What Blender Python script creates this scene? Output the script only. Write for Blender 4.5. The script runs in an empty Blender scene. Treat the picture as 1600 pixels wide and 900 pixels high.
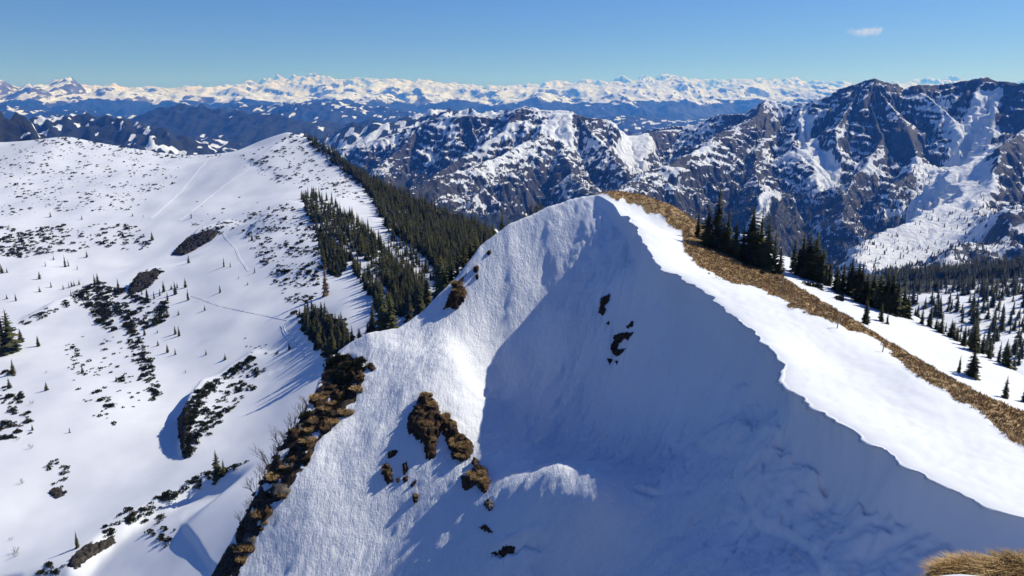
import bpy, bmesh, math, random
import numpy as np
from mathutils import Vector, Matrix
rng = np.random.default_rng(7)
random.seed(7)
R = math.radians

# ------------------------------------------------------------------ camera, sky, sun, exposure
scene = bpy.context.scene
C = scene.collection
PITCH = math.atan(300/1200)            # horizon lies at y = 150 of 900
FPX = 1200.0                           # focal length in photo pixels (1600 wide)
cam_d = bpy.data.cameras.new('camera'); cam = bpy.data.objects.new('camera', cam_d); C.objects.link(cam)
cam_d.sensor_width = 36; cam_d.lens = 36*FPX/1600
cam_d.clip_start = 0.2; cam_d.clip_end = 400000
cam.location = (0, 0, 0); cam.rotation_euler = (math.pi/2-PITCH, 0, 0)
scene.camera = cam

SUN_AZ = R(69)      # to the right of the viewing direction (+Y), clockwise
SUN_EL = R(42)
sun_dir = Vector((math.sin(SUN_AZ)*math.cos(SUN_EL), math.cos(SUN_AZ)*math.cos(SUN_EL), math.sin(SUN_EL)))
world = bpy.data.worlds.new('World'); scene.world = world; world.use_nodes = True
wn = world.node_tree; wn.nodes.clear()
sky = wn.nodes.new('ShaderNodeTexSky'); sky.sky_type = 'NISHITA'; sky.sun_disc = False
sky.sun_elevation = SUN_EL; sky.sun_rotation = SUN_AZ
sky.altitude = 1800; sky.air_density = 1.0; sky.dust_density = 1.0; sky.ozone_density = 5
bg = wn.nodes.new('ShaderNodeBackground'); bg.inputs['Strength'].default_value = 0.060
wo = wn.nodes.new('ShaderNodeOutputWorld')
tint = wn.nodes.new('ShaderNodeMix'); tint.data_type = 'RGBA'; tint.blend_type = 'MULTIPLY'; tint.inputs[0].default_value = 1
tint.inputs[7].default_value = (.78, 1.0, 1.62, 1)         # the camera's cool white balance
wn.links.new(sky.outputs[0], tint.inputs[6]); wn.links.new(tint.outputs[2], bg.inputs[0]); wn.links.new(bg.outputs[0], wo.inputs[0])
sl = bpy.data.lights.new('sun', 'SUN'); sl.energy = 4.8; sl.angle = R(0.53); sl.color = (1, 0.95, 0.87)
so = bpy.data.objects.new('sun', sl); C.objects.link(so)
so.rotation_euler = sun_dir.to_track_quat('Z', 'Y').to_euler(); so.location = sun_dir*500
scene.view_settings.view_transform = 'Standard'; scene.view_settings.look = 'None'
scene.view_settings.exposure = 0.09; scene.view_settings.gamma = 1.0
scene.view_settings.use_curve_mapping = False
cy = scene.cycles
cy.max_bounces = 5; cy.diffuse_bounces = 2; cy.glossy_bounces = 1; cy.transmission_bounces = 2
cy.volume_bounces = 1; cy.transparent_max_bounces = 6
cy.caustics_reflective = False; cy.caustics_refractive = False

# ------------------------------------------------------------------ picture point <-> world
cT, sT = math.cos(PITCH), math.sin(PITCH)
def at(px, py, Y):
    """world point seen at photo pixel (px, py) that lies Y metres ahead"""
    u = (px-800)/FPX; v = (450-py)/FPX
    d = np.array([u, cT+v*sT, -sT+v*cT]); return d*(Y/d[1])
def proj(x, y, z):
    f = y*cT - z*sT; w = y*sT + z*cT
    return 800+FPX*x/f, 450-FPX*w/f
def ats(L): return np.array([at(*p) for p in L])

# ------------------------------------------------------------------ noise
def _perm(seed):
    p = np.random.default_rng(seed).permutation(256); return np.concatenate([p, p])
_G = np.array([[math.cos(a), math.sin(a)] for a in np.linspace(0, 2*math.pi, 16, endpoint=False)])
_PC = {}
def perlin(x, y, seed=0):
    p = _PC.setdefault(seed, _perm(seed))
    xi = np.floor(x).astype(np.int64); yi = np.floor(y).astype(np.int64)
    xf = x-xi; yf = y-yi; xi &= 255; yi &= 255
    u = xf*xf*xf*(xf*(xf*6-15)+10); v = yf*yf*yf*(yf*(yf*6-15)+10)
    def g(a, b, dx, dy):
        q = _G[p[(p[a & 255]+b) & 511 & 255] & 15]; return q[..., 0]*dx+q[..., 1]*dy
    n00 = g(xi, yi, xf, yf); n10 = g(xi+1, yi, xf-1, yf)
    n01 = g(xi, yi+1, xf, yf-1); n11 = g(xi+1, yi+1, xf-1, yf-1)
    return ((n00*(1-u)+n10*u)*(1-v)+(n01*(1-u)+n11*u)*v)*1.5
def fbm(x, y, o=5, seed=0, gain=.5, lac=2.03):
    s = 0; a = 1
    for i in range(o):
        s = s+a*perlin(x, y, seed+i); x = x*lac+17.3; y = y*lac-9.1; a *= gain
    return s
def ridged(x, y, o=5, seed=0, gain=.5, lac=2.03):
    s = 0; a = 1; w = 1
    for i in range(o):
        n = (1-np.abs(perlin(x, y, seed+i)))**2; n = n*w; w = np.clip(n*1.6, 0, 1)
        s = s+a*n; x = x*lac+17.3; y = y*lac-9.1; a *= gain
    return s
def sstep(a, b, x):
    t = np.clip((x-a)/(b-a), 0, 1); return t*t*(3-2*t)

# ------------------------------------------------------------------ thin plate spline through scattered points
class TPS:
    def __init__(self, P, lam=0.0):
        P = np.asarray(P, float); self.c = P[:, :2].mean(0); self.s = P[:, :2].std()
        X = (P[:, :2]-self.c)/self.s; n = len(P); self.X = X
        D = self.k(np.sqrt(((X[:, None]-X[None])**2).sum(-1)))+lam*np.eye(n)
        A = np.zeros((n+3, n+3)); A[:n, :n] = D; A[:n, n] = 1; A[:n, n+1:] = X; A[n, :n] = 1; A[n+1:, :n] = X.T
        b = np.zeros(n+3); b[:n] = P[:, 2]; self.w = np.linalg.solve(A, b)
    def k(self, r): return np.where(r > 1e-9, r*r*np.log(np.maximum(r, 1e-9)), 0)
    def __call__(self, x, y):
        sh = np.shape(x); Q = (np.stack([np.ravel(x), np.ravel(y)], -1)-self.c)/self.s; out = np.empty(len(Q))
        for i in range(0, len(Q), 60000):
            q = Q[i:i+60000]; r = np.sqrt(((q[:, None]-self.X[None])**2).sum(-1))
            out[i:i+60000] = self.k(r)@self.w[:-3]+self.w[-3]+q@self.w[-2:]
        return out.reshape(sh)

# ------------------------------------------------------------------ mesh helpers
def grid_mesh(name, X, Y, Z, masks, mat, label, cat, kind='structure'):
    n, m = X.shape
    co = np.stack([X, Y, Z], -1).reshape(-1, 3).astype(np.float32)
    i = np.arange(n*m).reshape(n, m)
    q = np.stack([i[:-1, :-1], i[:-1, 1:], i[1:, 1:], i[1:, :-1]], -1).reshape(-1, 4)
    me = bpy.data.meshes.new(name)
    me.vertices.add(len(co)); me.vertices.foreach_set('co', co.ravel())
    me.loops.add(q.size); me.loops.foreach_set('vertex_index', q.ravel().astype(np.int32))
    me.polygons.add(len(q)); me.polygons.foreach_set('loop_start', np.arange(0, q.size, 4, dtype=np.int32))
    me.polygons.foreach_set('use_smooth', np.ones(len(q), bool))
    me.update(calc_edges=True)
    at_ = me.attributes.new('mask', 'FLOAT_COLOR', 'POINT')
    cols = np.ones((n*m, 4), np.float32)
    for k in range(3):
        cols[:, k] = 0 if k >= len(masks) else np.broadcast_to(masks[k], (n, m)).ravel()
    at_.data.foreach_set('color', cols.ravel())
    me.materials.append(mat)
    o = bpy.data.objects.new(name, me); C.objects.link(o)
    o['kind'] = kind; o['label'] = label; o['category'] = cat
    return o
class Look:
    """bilinear look-up in a finished height grid; fa, fb map (x, y) to its two axes"""
    def __init__(self, a, b, Z, fa, fb): self.a, self.b, self.Z, self.fa, self.fb = a, b, Z, fa, fb
    def __call__(self, x, y):
        i = np.interp(self.fa(x, y), self.a, np.arange(len(self.a))); j = np.interp(self.fb(x, y), self.b, np.arange(len(self.b)))
        i0 = np.clip(i.astype(int), 0, len(self.a)-2); j0 = np.clip(j.astype(int), 0, len(self.b)-2); p = i-i0; q = j-j0; Z = self.Z
        return Z[i0, j0]*(1-p)*(1-q)+Z[i0+1, j0]*p*(1-q)+Z[i0, j0+1]*(1-p)*q+Z[i0+1, j0+1]*p*q
def hit(look, px, py, y0, y1, n=900):
    """where the sight line through photo pixel (px, py) first meets the ground"""
    px = np.atleast_1d(np.asarray(px, float)); py = np.atleast_1d(np.asarray(py, float))
    u = (px-800)/FPX; v = (450-py)/FPX; dy = cT+v*sT; dz = -sT+v*cT
    Y = np.geomspace(y0, y1, n); X = (u/dy)[:, None]*Y[None]; Zr = (dz/dy)[:, None]*Y[None]
    g = look(X, np.broadcast_to(Y, X.shape))-Zr; below = g > 0
    k = np.argmax(below, 1); ok = below.any(1) & (k > 0); k1 = np.maximum(k, 1)
    r = np.arange(len(px)); g0 = g[r, k1-1]; g1 = g[r, k1]; t = np.clip(-g0/np.where(g1-g0 == 0, 1, g1-g0), 0, 1)
    yy = Y[k1-1]+t*(Y[k1]-Y[k1-1]); xx = u/dy*yy
    return xx, yy, look(xx, yy), ok
def slope_of(X, Y, Z):
    zy = np.gradient(Z, axis=0)/np.maximum(np.abs(np.gradient(Y, axis=0)), 1e-6)
    zx = np.gradient(Z, axis=1)/np.maximum(np.abs(np.gradient(X, axis=1)), 1e-6)
    return np.sqrt(zx*zx+zy*zy), zx, zy

# ------------------------------------------------------------------ materials
def nodes(name):
    m = bpy.data.materials.new(name); m.use_nodes = True; t = m.node_tree
    return m, t, t.nodes['Principled BSDF']
def N(t, kind, **kw):
    n = t.nodes.new(kind)
    for k, v in kw.items():
        if k in n.inputs: n.inputs[k].default_value = v
        else: setattr(n, k, v)
    return n
def noise(t, vec, scale, detail=6, rough=.6, dist=0):
    n = N(t, 'ShaderNodeTexNoise'); n.inputs['Scale'].default_value = scale; n.inputs['Detail'].default_value = detail
    n.inputs['Roughness'].default_value = rough; n.inputs['Distortion'].default_value = dist
    t.links.new(vec, n.inputs['Vector']); return n.outputs[0]
def math_(t, op, a, b=None, c=None):
    n = N(t, 'ShaderNodeMath', operation=op)
    for i, v in enumerate((a, b, c)):
        if v is None: continue
        if isinstance(v, (int, float)): n.inputs[i].default_value = v
        else: t.links.new(v, n.inputs[i])
    return n.outputs[0]
def ramp(t, v, lo, hi):
    n = N(t, 'ShaderNodeMapRange'); n.interpolation_type = 'SMOOTHSTEP'
    t.links.new(v, n.inputs[0]); n.inputs[1].default_value = lo; n.inputs[2].default_value = hi; return n.outputs[0]
def mix(t, f, a, b):
    n = N(t, 'ShaderNodeMix', data_type='RGBA')
    t.links.new(f, n.inputs[0])
    for k, v in ((6, a), (7, b)):
        if isinstance(v, tuple): n.inputs[k].default_value = v if len(v) == 4 else v+(1,)
        else: t.links.new(v, n.inputs[k])
    return n.outputs[2]
def terrain_mat(name, unit, rock=(.10, .095, .09), rock2=(.19, .175, .16), cover=(.022, .028, .018), cover2=(.05, .045, .03),
                snow=(.72, .76, .82), bump=.4, edge=.25, grassy=(.21, .135, .06), grassy2=(.10, .062, .03), stretch=None, bdist=None):
    """snow with rock (mask r), forest or scrub (mask g) and dry grass (mask b); unit = metres of the finest pattern"""
    m, t, p = nodes(name)
    tc = N(t, 'ShaderNodeTexCoord').outputs['Object']
    at_ = N(t, 'ShaderNodeAttribute', attribute_name='mask'); sp = N(t, 'ShaderNodeSeparateColor'); t.links.new(at_.outputs['Color'], sp.inputs[0])
    v = tc
    n1 = noise(t, v, 1/unit, 8, .62); n2 = noise(t, v, .22/unit, 6, .6)
    def edged(ch, nz):
        s = math_(t, 'MULTIPLY_ADD', math_(t, 'SUBTRACT', nz, .5), edge*4, sp.outputs[ch]); return ramp(t, s, .42, .58)
    fr = edged(0, n1); ff = edged(1, n1); fg = edged(2, n1)
    rk = mix(t, ramp(t, n2, .35, .65), rock+(1,), rock2+(1,)); rk = mix(t, ramp(t, n1, .4, .62), rk, tuple(c*.55 for c in rock))
    cv = mix(t, ramp(t, n1, .38, .62), cover, cover2)
    gr = mix(t, ramp(t, n1, .36, .64), grassy2, grassy)
    sn = mix(t, ramp(t, n2, .3, .7), snow, tuple(c*.95 for c in snow))
    c = mix(t, fr, sn, rk); c = mix(t, ff, c, cv); c = mix(t, fg, c, gr)
    t.links.new(c, p.inputs['Base Color'])
    p.inputs['Roughness'].default_value = .75; p.inputs['Specular IOR Level'].default_value = .2
    b = N(t, 'ShaderNodeBump'); b.inputs['Strength'].default_value = bump; b.inputs['Distance'].default_value = bdist or unit*.6
    t.links.new(n1, b.inputs['Height']); t.links.new(b.outputs[0], p.inputs['Normal'])
    return m

# ==================================================================== NEAR SNOW PEAK
# cornice edge (photo pixel, photo pixel, metres ahead)
CREST = [(930,305,145),(958,322,142),(975,338,139),(990,336,135.5),(1004,352,131),(1015,385,121),(1034,412,112.5),(1070,428,106),(1110,450,99),(1150,480,92.5),
         (1190,510,86.5),(1225,540,81),(1246,566,77),(1252,597,73),(1290,625,69),(1350,660,63.5),(1395,695,59.5),(1450,730,55.5),(1500,755,52.8),(1560,785,49.8),(1600,800,48),(1700,832,44),(1900,880,37)]
cp = ats(CREST)[::-1]
cp = np.vstack([[[30, 8, -9], [40, 22, -17]], cp, [[15.9, 160, -26], [16, 260, -80]]])
def crest_x(y): return np.interp(y, cp[:, 1], cp[:, 0])
def crest_z(y): return np.interp(y, cp[:, 1], cp[:, 2])
# outline of what is seen of the peak, left to right: behind it the ground falls away
EDGE = [(60,1300,75),(332,900,95),(362,845,98),(396,780,101.5),(425,722,106),(458,672,110),(486,625,115),(500,588,119.5),(516,556,124),(545,540,125.5),(575,524,126),(620,515,128),(660,485,131),(705,440,134),(735,408,136),(752,383,138),
        (790,355,140),(850,325,143),(900,308,144.5),(930,305,145),(960,300,147),(1000,306,148),(1050,322,147.5),(1100,355,146),(1150,385,144),(1200,396,149),(1230,401,150),(1300,432,139),(1420,490,120),(1500,535,109),(1600,590,98),(1800,690,80),(2300,850,60)]
ep = ats(EDGE); ep_az = ep[:, 0]/ep[:, 1]
FACE = [(800,600,122),(740,600,120.5),(760,500,130.5),(850,440,135),(800,400,140),(860,340,143.5),(600,600,116),(700,440,135),(600,850,95),(1200,850,59.5),(1500,880,47.3),(400,870,96),(450,780,100.5),
        (560,560,123),(620,530,127),(660,700,104.5),(720,560,120),(750,400,138),(900,500,125.5),(1000,600,105.5),(1000,750,81),(860,730,87),(925,768,79.2),(790,720,98),(850,835,80),(760,885,81),(680,870,87),(1100,600,94),(1100,750,75.5),(930,860,76),(1300,750,64),(1350,850,55.5),(960,420,128),(1000,480,118),(700,800,94),(500,720,105),(550,650,112)]
SUNNY = [(1420,580,79),(1500,600,87.5),(1600,590,97),(1230,402,149),(1420,491,119.5),(1190,411,138),(1300,480,108),(1230,440,124),(1400,540,93),(1600,640,78),(1068,375,135),(1125,435,115),(1190,450,108),(1300,505,93),
         (1540,650,70),(1000,307,147),(1050,323,146.5),(1100,356,145),(1150,386,143),(1600,705,62),(1600,750,55),(1400,640,70),(1300,570,82),(1020,350,141)]
crest_pts = [p for p in cp if 36 < p[1] < 146]
tf = TPS(list(ats(FACE))+list(ep[1:19])+crest_pts+[[-10, 65, -70], [10, 45, -48], [25, 30, -33], [-40, 65, -88], [-60, 95, -95]], .002)
ts = TPS(list(ats(SUNNY))+list(ep[19:30])+crest_pts+[[60, 40, -34], [50, 25, -27], [90, 60, -48]], .002)

def near_base(x, y):
    """smooth shape of the near peak: face to the left of the cornice, gentle slope to the right"""
    cx = crest_x(y); cz = crest_z(y); u = x-cx
    az = x/np.maximum(y, 1); ye = np.interp(az, ep_az, ep[:, 1]); d = y-ye
    ze = np.interp(az, ep_az, ep[:, 2])
    def front(x, y):
        cx = crest_x(y); u = x-cx; left = u < 0
        rf = (crest_z(y)-tf(cx, y))*np.exp(-np.abs(u)/5); rs = (crest_z(y)-ts(cx, y))*np.exp(-np.abs(u)/5)
        return np.where(left, tf(x, y)+rf, ts(x, y)+rs)
    yf = np.minimum(y, ye); z = front(np.where(d > 0, az*ye, x), yf)
    azs = np.linspace(-1.3, 1.6, 1500); yes = np.interp(azs, ep_az, ep[:, 1])
    corr = np.interp(az, azs, np.interp(azs, ep_az, ep[:, 2])-front(azs*yes, yes))
    corr = np.where((az < -.45) | (az > .75), 0, corr)
    z = z+corr*np.exp(-np.maximum(-d, 0)/7.)
    k = np.where(az < .12, 1.15, .75)
    zb = z-k*np.maximum(d, 0)*(1-np.exp(-np.maximum(d, 0)/3.))
    return np.where(d > 0, zb, z), u, d, az
def near_height(x, y, full=False):
    z, u, d, az = near_base(x, y)
    # wall below the cornice
    v = np.maximum(-u, 0)
    hw = np.interp(y, [40, 50, 60, 72, 80, 95, 110, 120, 132, 140, 145], [1.6, 2.2, 3.2, 4.2, 3.8, 3.2, 2.8, 1.8, 2.2, .8, 0])
    wall = hw*sstep(0, 1.6, v)*np.exp(-np.maximum(v-1.6, 0)/9)
    wall = wall*(1+.35*fbm(x/2.2+y/9, y/2.6, 3, 5)*np.exp(-v/4)+.3*fbm(x/6, y/6, 2, 6))
    front = 1-sstep(-1, 4, d)
    z = z-wall*front
    # second step lower down (crack line of the old cornice)
    v2 = v-(5.5+2.2*perlin(y/9, y*0+1.7, 8)+np.interp(y, [50, 70, 90, 115], [1, 0, 1, -3]))
    st = np.interp(y, [45, 55, 66, 84, 100, 112, 120], [.5, .8, .9, .5, .35, .2, 0])
    z = z-st*(sstep(0, .5, v2)*np.exp(-np.maximum(v2, 0)/4))*front*(u < 0)
    # wind-worked snow: ribs and hollows down the fall line, crust lumps on the open left half
    on_face = (u < 0)*front
    fx = x*.82-y*.57; fy = x*.57+y*.82
    wx = fx+.8*fbm(x/5, y/5, 2, 35); a = .55+.45*fbm(x/9, y/9, 3, 31)
    leftness = sstep(6, 15, v+fbm(x/7, y/7, 2, 77)*4)
    streak = fbm(wx/1.3, fy/4.5, 4, 41)*.13+fbm(wx/4, fy/15, 3, 45)*.26
    lumps = fbm(x/1.1, y/1.2, 3, 51)*.07
    old = np.abs(fbm(wx/2.6, fy/9, 3, 63)); sluff = .30*fbm(wx/3.2, fy/16, 3, 65)-.22*np.exp(-(old/.09)**2)
    z = z+on_face*(leftness*(streak*a+lumps)+.45*fbm(x/11, y/11, 3, 61)*sstep(2, 8, v)+(1-.6*leftness)*(sluff*1.15+.10*fbm(x/1.1, y/1.1, 3, 67)+.22*np.abs(fbm(x/3.4, y/3.4, 3, 69)))*sstep(.5, 3, v))
    # sunny side: soft melt dimples
    us = (u > 0)*front
    z = z+us*sstep(.3, 2, u)*(.12*fbm(x/5, y/5, 3, 71)+.05*fbm((x+y)/2.4, (x-y)/.8, 3, 73))
    return (z, u, d, az) if full else z
RIB = [(540,300),(546,368),(560,380),(590,392),(600,412),(640,400),(640,452),(640,540),(690,498),(720,484),(790,432),(835,402),(900,366),(1000,330)]   # (y, x) of the snow's left edge
def rib_mask(x, y, z):
    px, py = proj(x, y, z)
    ed = np.interp(py, [500,540,556,575,592,615,640,668,690,720,760,790,835,900,1000], [300,500,548,566,570,560,540,520,494,480,452,428,402,366,320])
    return sstep(-5, 5, ed-px+9*fbm(x/1.8, y/1.8, 3, 92))*(py > 530)
GR_LO = [(940,303),(985,318),(1035,338),(1066,365),(1070,395),(1100,420),(1125,435),(1190,450),(1240,480),(1300,505),(1360,525),(1410,565),(1420,580),(1470,610),(1540,650),(1580,690),(1620,718),(1750,800)]
GR_HI = [(940,299),(960,298),(1000,300),(1050,300),(1100,320),(1150,350),(1190,402),(1230,438),(1300,480),(1400,540),(1500,600),(1560,628),(1600,644),(1750,720)]
def grass_mask(x, y, z):
    px, py = proj(x, y, z)
    lo = np.interp(px, [a for a, b in GR_LO], [b for a, b in GR_LO]); hi = np.interp(px, [a for a, b in GR_HI], [b for a, b in GR_HI])
    j = 4*fbm(x/2.2, y/2.2, 3, 91)
    m = sstep(-4, 4, lo-py+j*1.6)*sstep(-4, 4, py-hi+j*.6)*(px > 938)
    return m

# cracks and small overhangs in the shaded snow below the cornice: photo line, depth, half width, bulge above it
CRACKS = [([(1148,512),(1180,528),(1205,548),(1226,575),(1240,615),(1252,655),(1262,682)], 1.10, 0.57, 0.94), ([(1252,678),(1275,690),(1305,712),(1332,738)], 1.98, 0.63, 1.19), ([(1332,738),(1350,758),(1352,778),(1364,786),(1400,798),(1440,812),(1468,828),(1488,848)], 0.99, 0.25, 0.59),
          ([(1320,690),(1350,715),(1375,738),(1385,755)], 0.99, 0.40, 0.59), ([(1010,392),(1020,420),(1030,450),(1045,470)], 1.10, 0.46, 0.68), ([(985,352),(1000,362),(1008,380)], 0.88, 0.40, 0.68), ([(1060,465),(1100,490),(1140,512)], 0.88, 0.46, 0.59),
          ([(1425,745),(1460,762),(1500,785),(1525,800)], 0.55, 0.23, 0.34), ([(760,866),(785,862),(812,850),(835,846),(852,858)], 1.32, 0.34, 0.77), ([(822,870),(840,885),(852,897)], 0.77, 0.23, 0.34), ([(985,760),(1010,768),(1030,775)], 0.66, 0.29, 0.42), ([(1360,810),(1385,822),(1395,840)], 0.55, 0.29, 0.34)]
def build_near():
    global near_look
    y = np.arange(28, 200, .27)
    ul = -np.cumsum(np.concatenate([np.full(24, .10), np.linspace(.12, .36, 75), np.full(140, .38)]))[::-1]
    ur = np.cumsum(np.concatenate([np.full(18, .12), np.linspace(.15, .5, 60), np.full(140, .62)]))
    u = np.concatenate([ul, [0], ur])
    Yg, U = np.meshgrid(y, u, indexing='ij')
    X = crest_x(Yg)+U
    Z, u_, d, az = near_height(X, Yg, True)
    fa, fb = (lambda x, y_: y_), (lambda x, y_: x-crest_x(y_))
    near_look = Look(y, u, Z.copy(), fa, fb)
    for L, dep, hw, bul in CRACKS:
        xx, yy, zz, ok = hit(near_look, [p[0] for p in L], [p[1] for p in L], 35, 180)
        P = np.stack([xx, yy], -1); m = (Yg > yy.min()-5) & (Yg < yy.max()+5) & (X > xx.min()-5) & (X < xx.max()+5) & (U < -.3)
        qx, qy = X[m], Yg[m]; wx = qx+.22*fbm(qx/1.3, qy/1.3, 3, 161); wy = qy+.22*fbm(qx/1.3, qy/1.3, 3, 165)
        bd = np.full(qx.shape, 1e9); sd = np.zeros(qx.shape); tt = np.zeros(qx.shape); n = len(P)-1
        for k, (p, q) in enumerate(zip(P[:-1], P[1:])):
            ab = q-p; l = math.hypot(*ab); t = np.clip(((wx-p[0])*ab[0]+(wy-p[1])*ab[1])/l**2, 0, 1)
            dd = np.hypot(wx-p[0]-t*ab[0], wy-p[1]-t*ab[1]); cr = (ab[0]*(wy-p[1])-ab[1]*(wx-p[0]))/l
            w = dd < bd; bd = np.where(w, dd, bd); sd = np.where(w, np.sign(cr)*dd, sd); tt = np.where(w, (k+t)/n, tt)
        tap = np.sin(np.clip(tt, 0, 1)*math.pi)**.5*(.75+.35*fbm(qx/3, qy/3, 2, 167)); tap = np.clip(tap, 0, 1.2)
        dz = -dep*np.exp(-(bd/hw)**2)+bul*np.exp(-((sd-hw*2.0)/(hw*1.8))**2)*(sd > 0)
        Z[m] += dz*tap*np.exp(-np.maximum(bd-np.abs(sd), 0)/.6)
    # overhanging lip, uneven along the edge
    ov = np.interp(Yg, [40, 50, 62, 73, 80, 95, 110, 118, 133, 138, 142], [.8, 1.1, 1.7, 2.2, 1.6, 1.3, 1.1, .4, 1.5, .6, 0])
    ov = ov*(1+.5*fbm(Yg/3., Yg*0, 3, 15))+.14*fbm(Yg/.7, Yg*0, 2, 16)
    sh = np.where(U >= 0, -ov*np.exp(-U/2.2), -ov*np.exp(U/.3))
    Xs = X+sh
    Z = Z-np.where(U >= 0, .25*ov*np.exp(-U/.5), 0)
    g = grass_mask(X, Yg, Z)*(U > 0)*(d < 3)
    rock = np.maximum(sstep(1.5, 5, d)*(az < .08)*sstep(-.2, .3, fbm(X/6, Yg/6, 4, 33)+.25), rib_mask(X, Yg, Z)*(U < 0)*sstep(-.65, -.25, fbm(X/2.2, Yg/2.2, 3, 93)))
    Z = Z+rock*(d < 2)*(.6*fbm(X/2.4, Yg/2.4, 4, 97)-.15)
    Z = Z+g*(.30*fbm(X/1.3, Yg/1.3, 4, 95)+.12)
    crust = np.clip(sstep(3, 12, -U+4*fbm(X/7, Yg/7, 2, 77)), 0, 1)*(U < 0)
    near_look = Look(y, u, Z, fa, fb)
    return grid_mesh('snow_ridge', Xs, Yg, Z, (rock, .12+.88*crust, g), M_near, 'steep shaded snow face rising to a corniced peak with a dry grass strip', 'ridge')
def near_mat():
    """snow whose crust relief follows mask g; broken dark ground (mask r); dry grass (mask b)"""
    m, t, p = nodes('near_snow'); tc = N(t, 'ShaderNodeTexCoord').outputs['Object']
    at_ = N(t, 'ShaderNodeAttribute', attribute_name='mask'); sp = N(t, 'ShaderNodeSeparateColor'); t.links.new(at_.outputs['Color'], sp.inputs[0])
    mp = N(t, 'ShaderNodeMapping'); mp.inputs['Rotation'].default_value = (0, 0, R(-35)); mp.inputs['Scale'].default_value = (1.25, .26, .6); t.links.new(tc, mp.inputs['Vector'])
    n1 = noise(t, tc, 2.6, 6, .62); n2 = noise(t, mp.outputs[0], 1.5, 7, .66, .4); n3 = noise(t, tc, .13, 4, .55)
    fr = ramp(t, math_(t, 'MULTIPLY_ADD', math_(t, 'SUBTRACT', n1, .5), .5, sp.outputs[0]), .42, .56)
    fg = ramp(t, math_(t, 'MULTIPLY_ADD', math_(t, 'SUBTRACT', n1, .5), .6, sp.outputs[2]), .42, .56)
    sn = mix(t, ramp(t, n3, .3, .7), (.74, .78, .835), (.69, .735, .80))
    rk = mix(t, ramp(t, n1, .38, .62), (.016, .012, .009), (.075, .05, .03))
    gr = mix(t, ramp(t, n1, .34, .64), (.15, .088, .035), (.42, .285, .135)); gr = mix(t, ramp(t, n3, .5, .62), gr, (.22, .16, .09))
    c = mix(t, fr, sn, rk); c = mix(t, fg, c, gr); t.links.new(c, p.inputs['Base Color'])
    p.inputs['Roughness'].default_value = .7; p.inputs['Specular IOR Level'].default_value = .2
    h = math_(t, 'ADD', math_(t, 'MULTIPLY', n2, .75), math_(t, 'MULTIPLY', n1, .35))
    b = N(t, 'ShaderNodeBump'); b.inputs['Distance'].default_value = .42; t.links.new(h, b.inputs['Height']); t.links.new(math_(t, 'MULTIPLY', sp.outputs[1], .8), b.inputs['Strength'])
    t.links.new(b.outputs[0], p.inputs['Normal']); return m
M_near = near_mat()

# ==================================================================== LEFT BASIN
SKY_L = [(-700,240,1500),(-300,235,1250),(-100,226,1120),(0,222,1050),(60,218,1020),(110,213,1000),(150,221,990),(200,230,980),(280,241,955),(330,240,935),(370,235,915),(410,218,885),(450,204,860),(480,213,830),(520,240,770),
         (560,268,715),(600,290,665),(640,310,620),(690,330,570),(740,352,520),(790,372,480),(860,400,430),(1000,470,360),(1200,600,280)]
sp_ = ats(SKY_L); sp_az = sp_[:, 0]/sp_[:, 1]
BASIN = SKY_L[:-3]+[(0,900,180),(0,700,250),(0,500,430),(0,400,580),(0,300,800),(-300,900,185),(-300,500,450),(-300,320,850),(100,800,212),(150,600,320),(200,420,530),(150,300,770),(250,300,760),(300,380,580),
         (330,500,390),(280,650,275),(350,600,308),(390,690,226),(330,742,211),(250,790,196),(130,880,176),(300,860,162),(200,890,168),(380,800,168),(340,900,152),(430,600,285),(450,500,350),(400,420,455),(400,350,575),(440,318,620),(480,308,610),(480,400,440),(500,480,345),(400,250,800),(350,300,720),
         (540,400,430),(560,330,560),(600,400,430),(650,360,480),(680,420,370),(700,380,420),(600,480,320),(560,500,310),(520,540,280),(640,470,300),(700,450,300),(540,470,330),(420,640,252),(450,800,150),(560,700,170),(750,420,330),(800,500,260)]
tb = TPS(ats(BASIN), .0008)
# low rock steps: (photo polyline, height, side of the drop: +1 left of its direction, fade)
STEPS = [([(402,548),(350,588),(312,612),(290,648),(286,716)], 9., -1, 30), ([(356,344),(312,364),(272,398)], 7., -1, 40), ([(252,418),(226,434),(202,456)], 7., -1, 40),
         ([(190,452),(110,466),(28,504)], 4., -1, 40), ([(412,716),(305,752),(232,786),(152,838),(106,884),(40,896)], -4., 1, 26), ([(480,310),(440,322),(405,348),(380,372)], 5., -1, 60),
         ([(452,214),(415,240),(385,252)], 5., -1, 60)]
def basin_base(x, y):
    az = x/np.maximum(y, 1); ys = np.interp(az, sp_az, sp_[:, 1]); zs = np.interp(az, sp_az, sp_[:, 2]); d = y-ys
    yy = np.minimum(y, ys); z = tb(az*yy, yy)
    z = np.where(d > 0, zs-.62*d*(1-np.exp(-d/40)), z)
    f = np.exp(-np.maximum(d, 0)/60)*sstep(-5, 60, -d+20)
    return z+f*(3.5*fbm(x/110, y/110, 3, 101)+.25*fbm(x/22, y/22, 3, 105))
WOODS = [([(458,203),(520,234),(560,264),(640,306),(700,331),(770,356),(770,382),(735,402),(705,432),(692,440),(672,408),(640,385),(605,352),(588,322),(574,298),(545,268),(505,236)], .62),
         ([(474,308),(492,306),(520,320),(560,350),(590,376),(608,405),(640,432),(664,455),(655,475),(640,484),(615,468),(595,440),(570,408),(545,388),(515,368),(484,338)], .5),
         ([(480,340),(520,372),(546,398),(540,420),(528,432),(512,430),(500,400),(496,372)], .8), ([(468,490),(500,480),(530,500),(546,530),(560,560),(520,570),(497,545),(472,515)], .8)]
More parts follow.
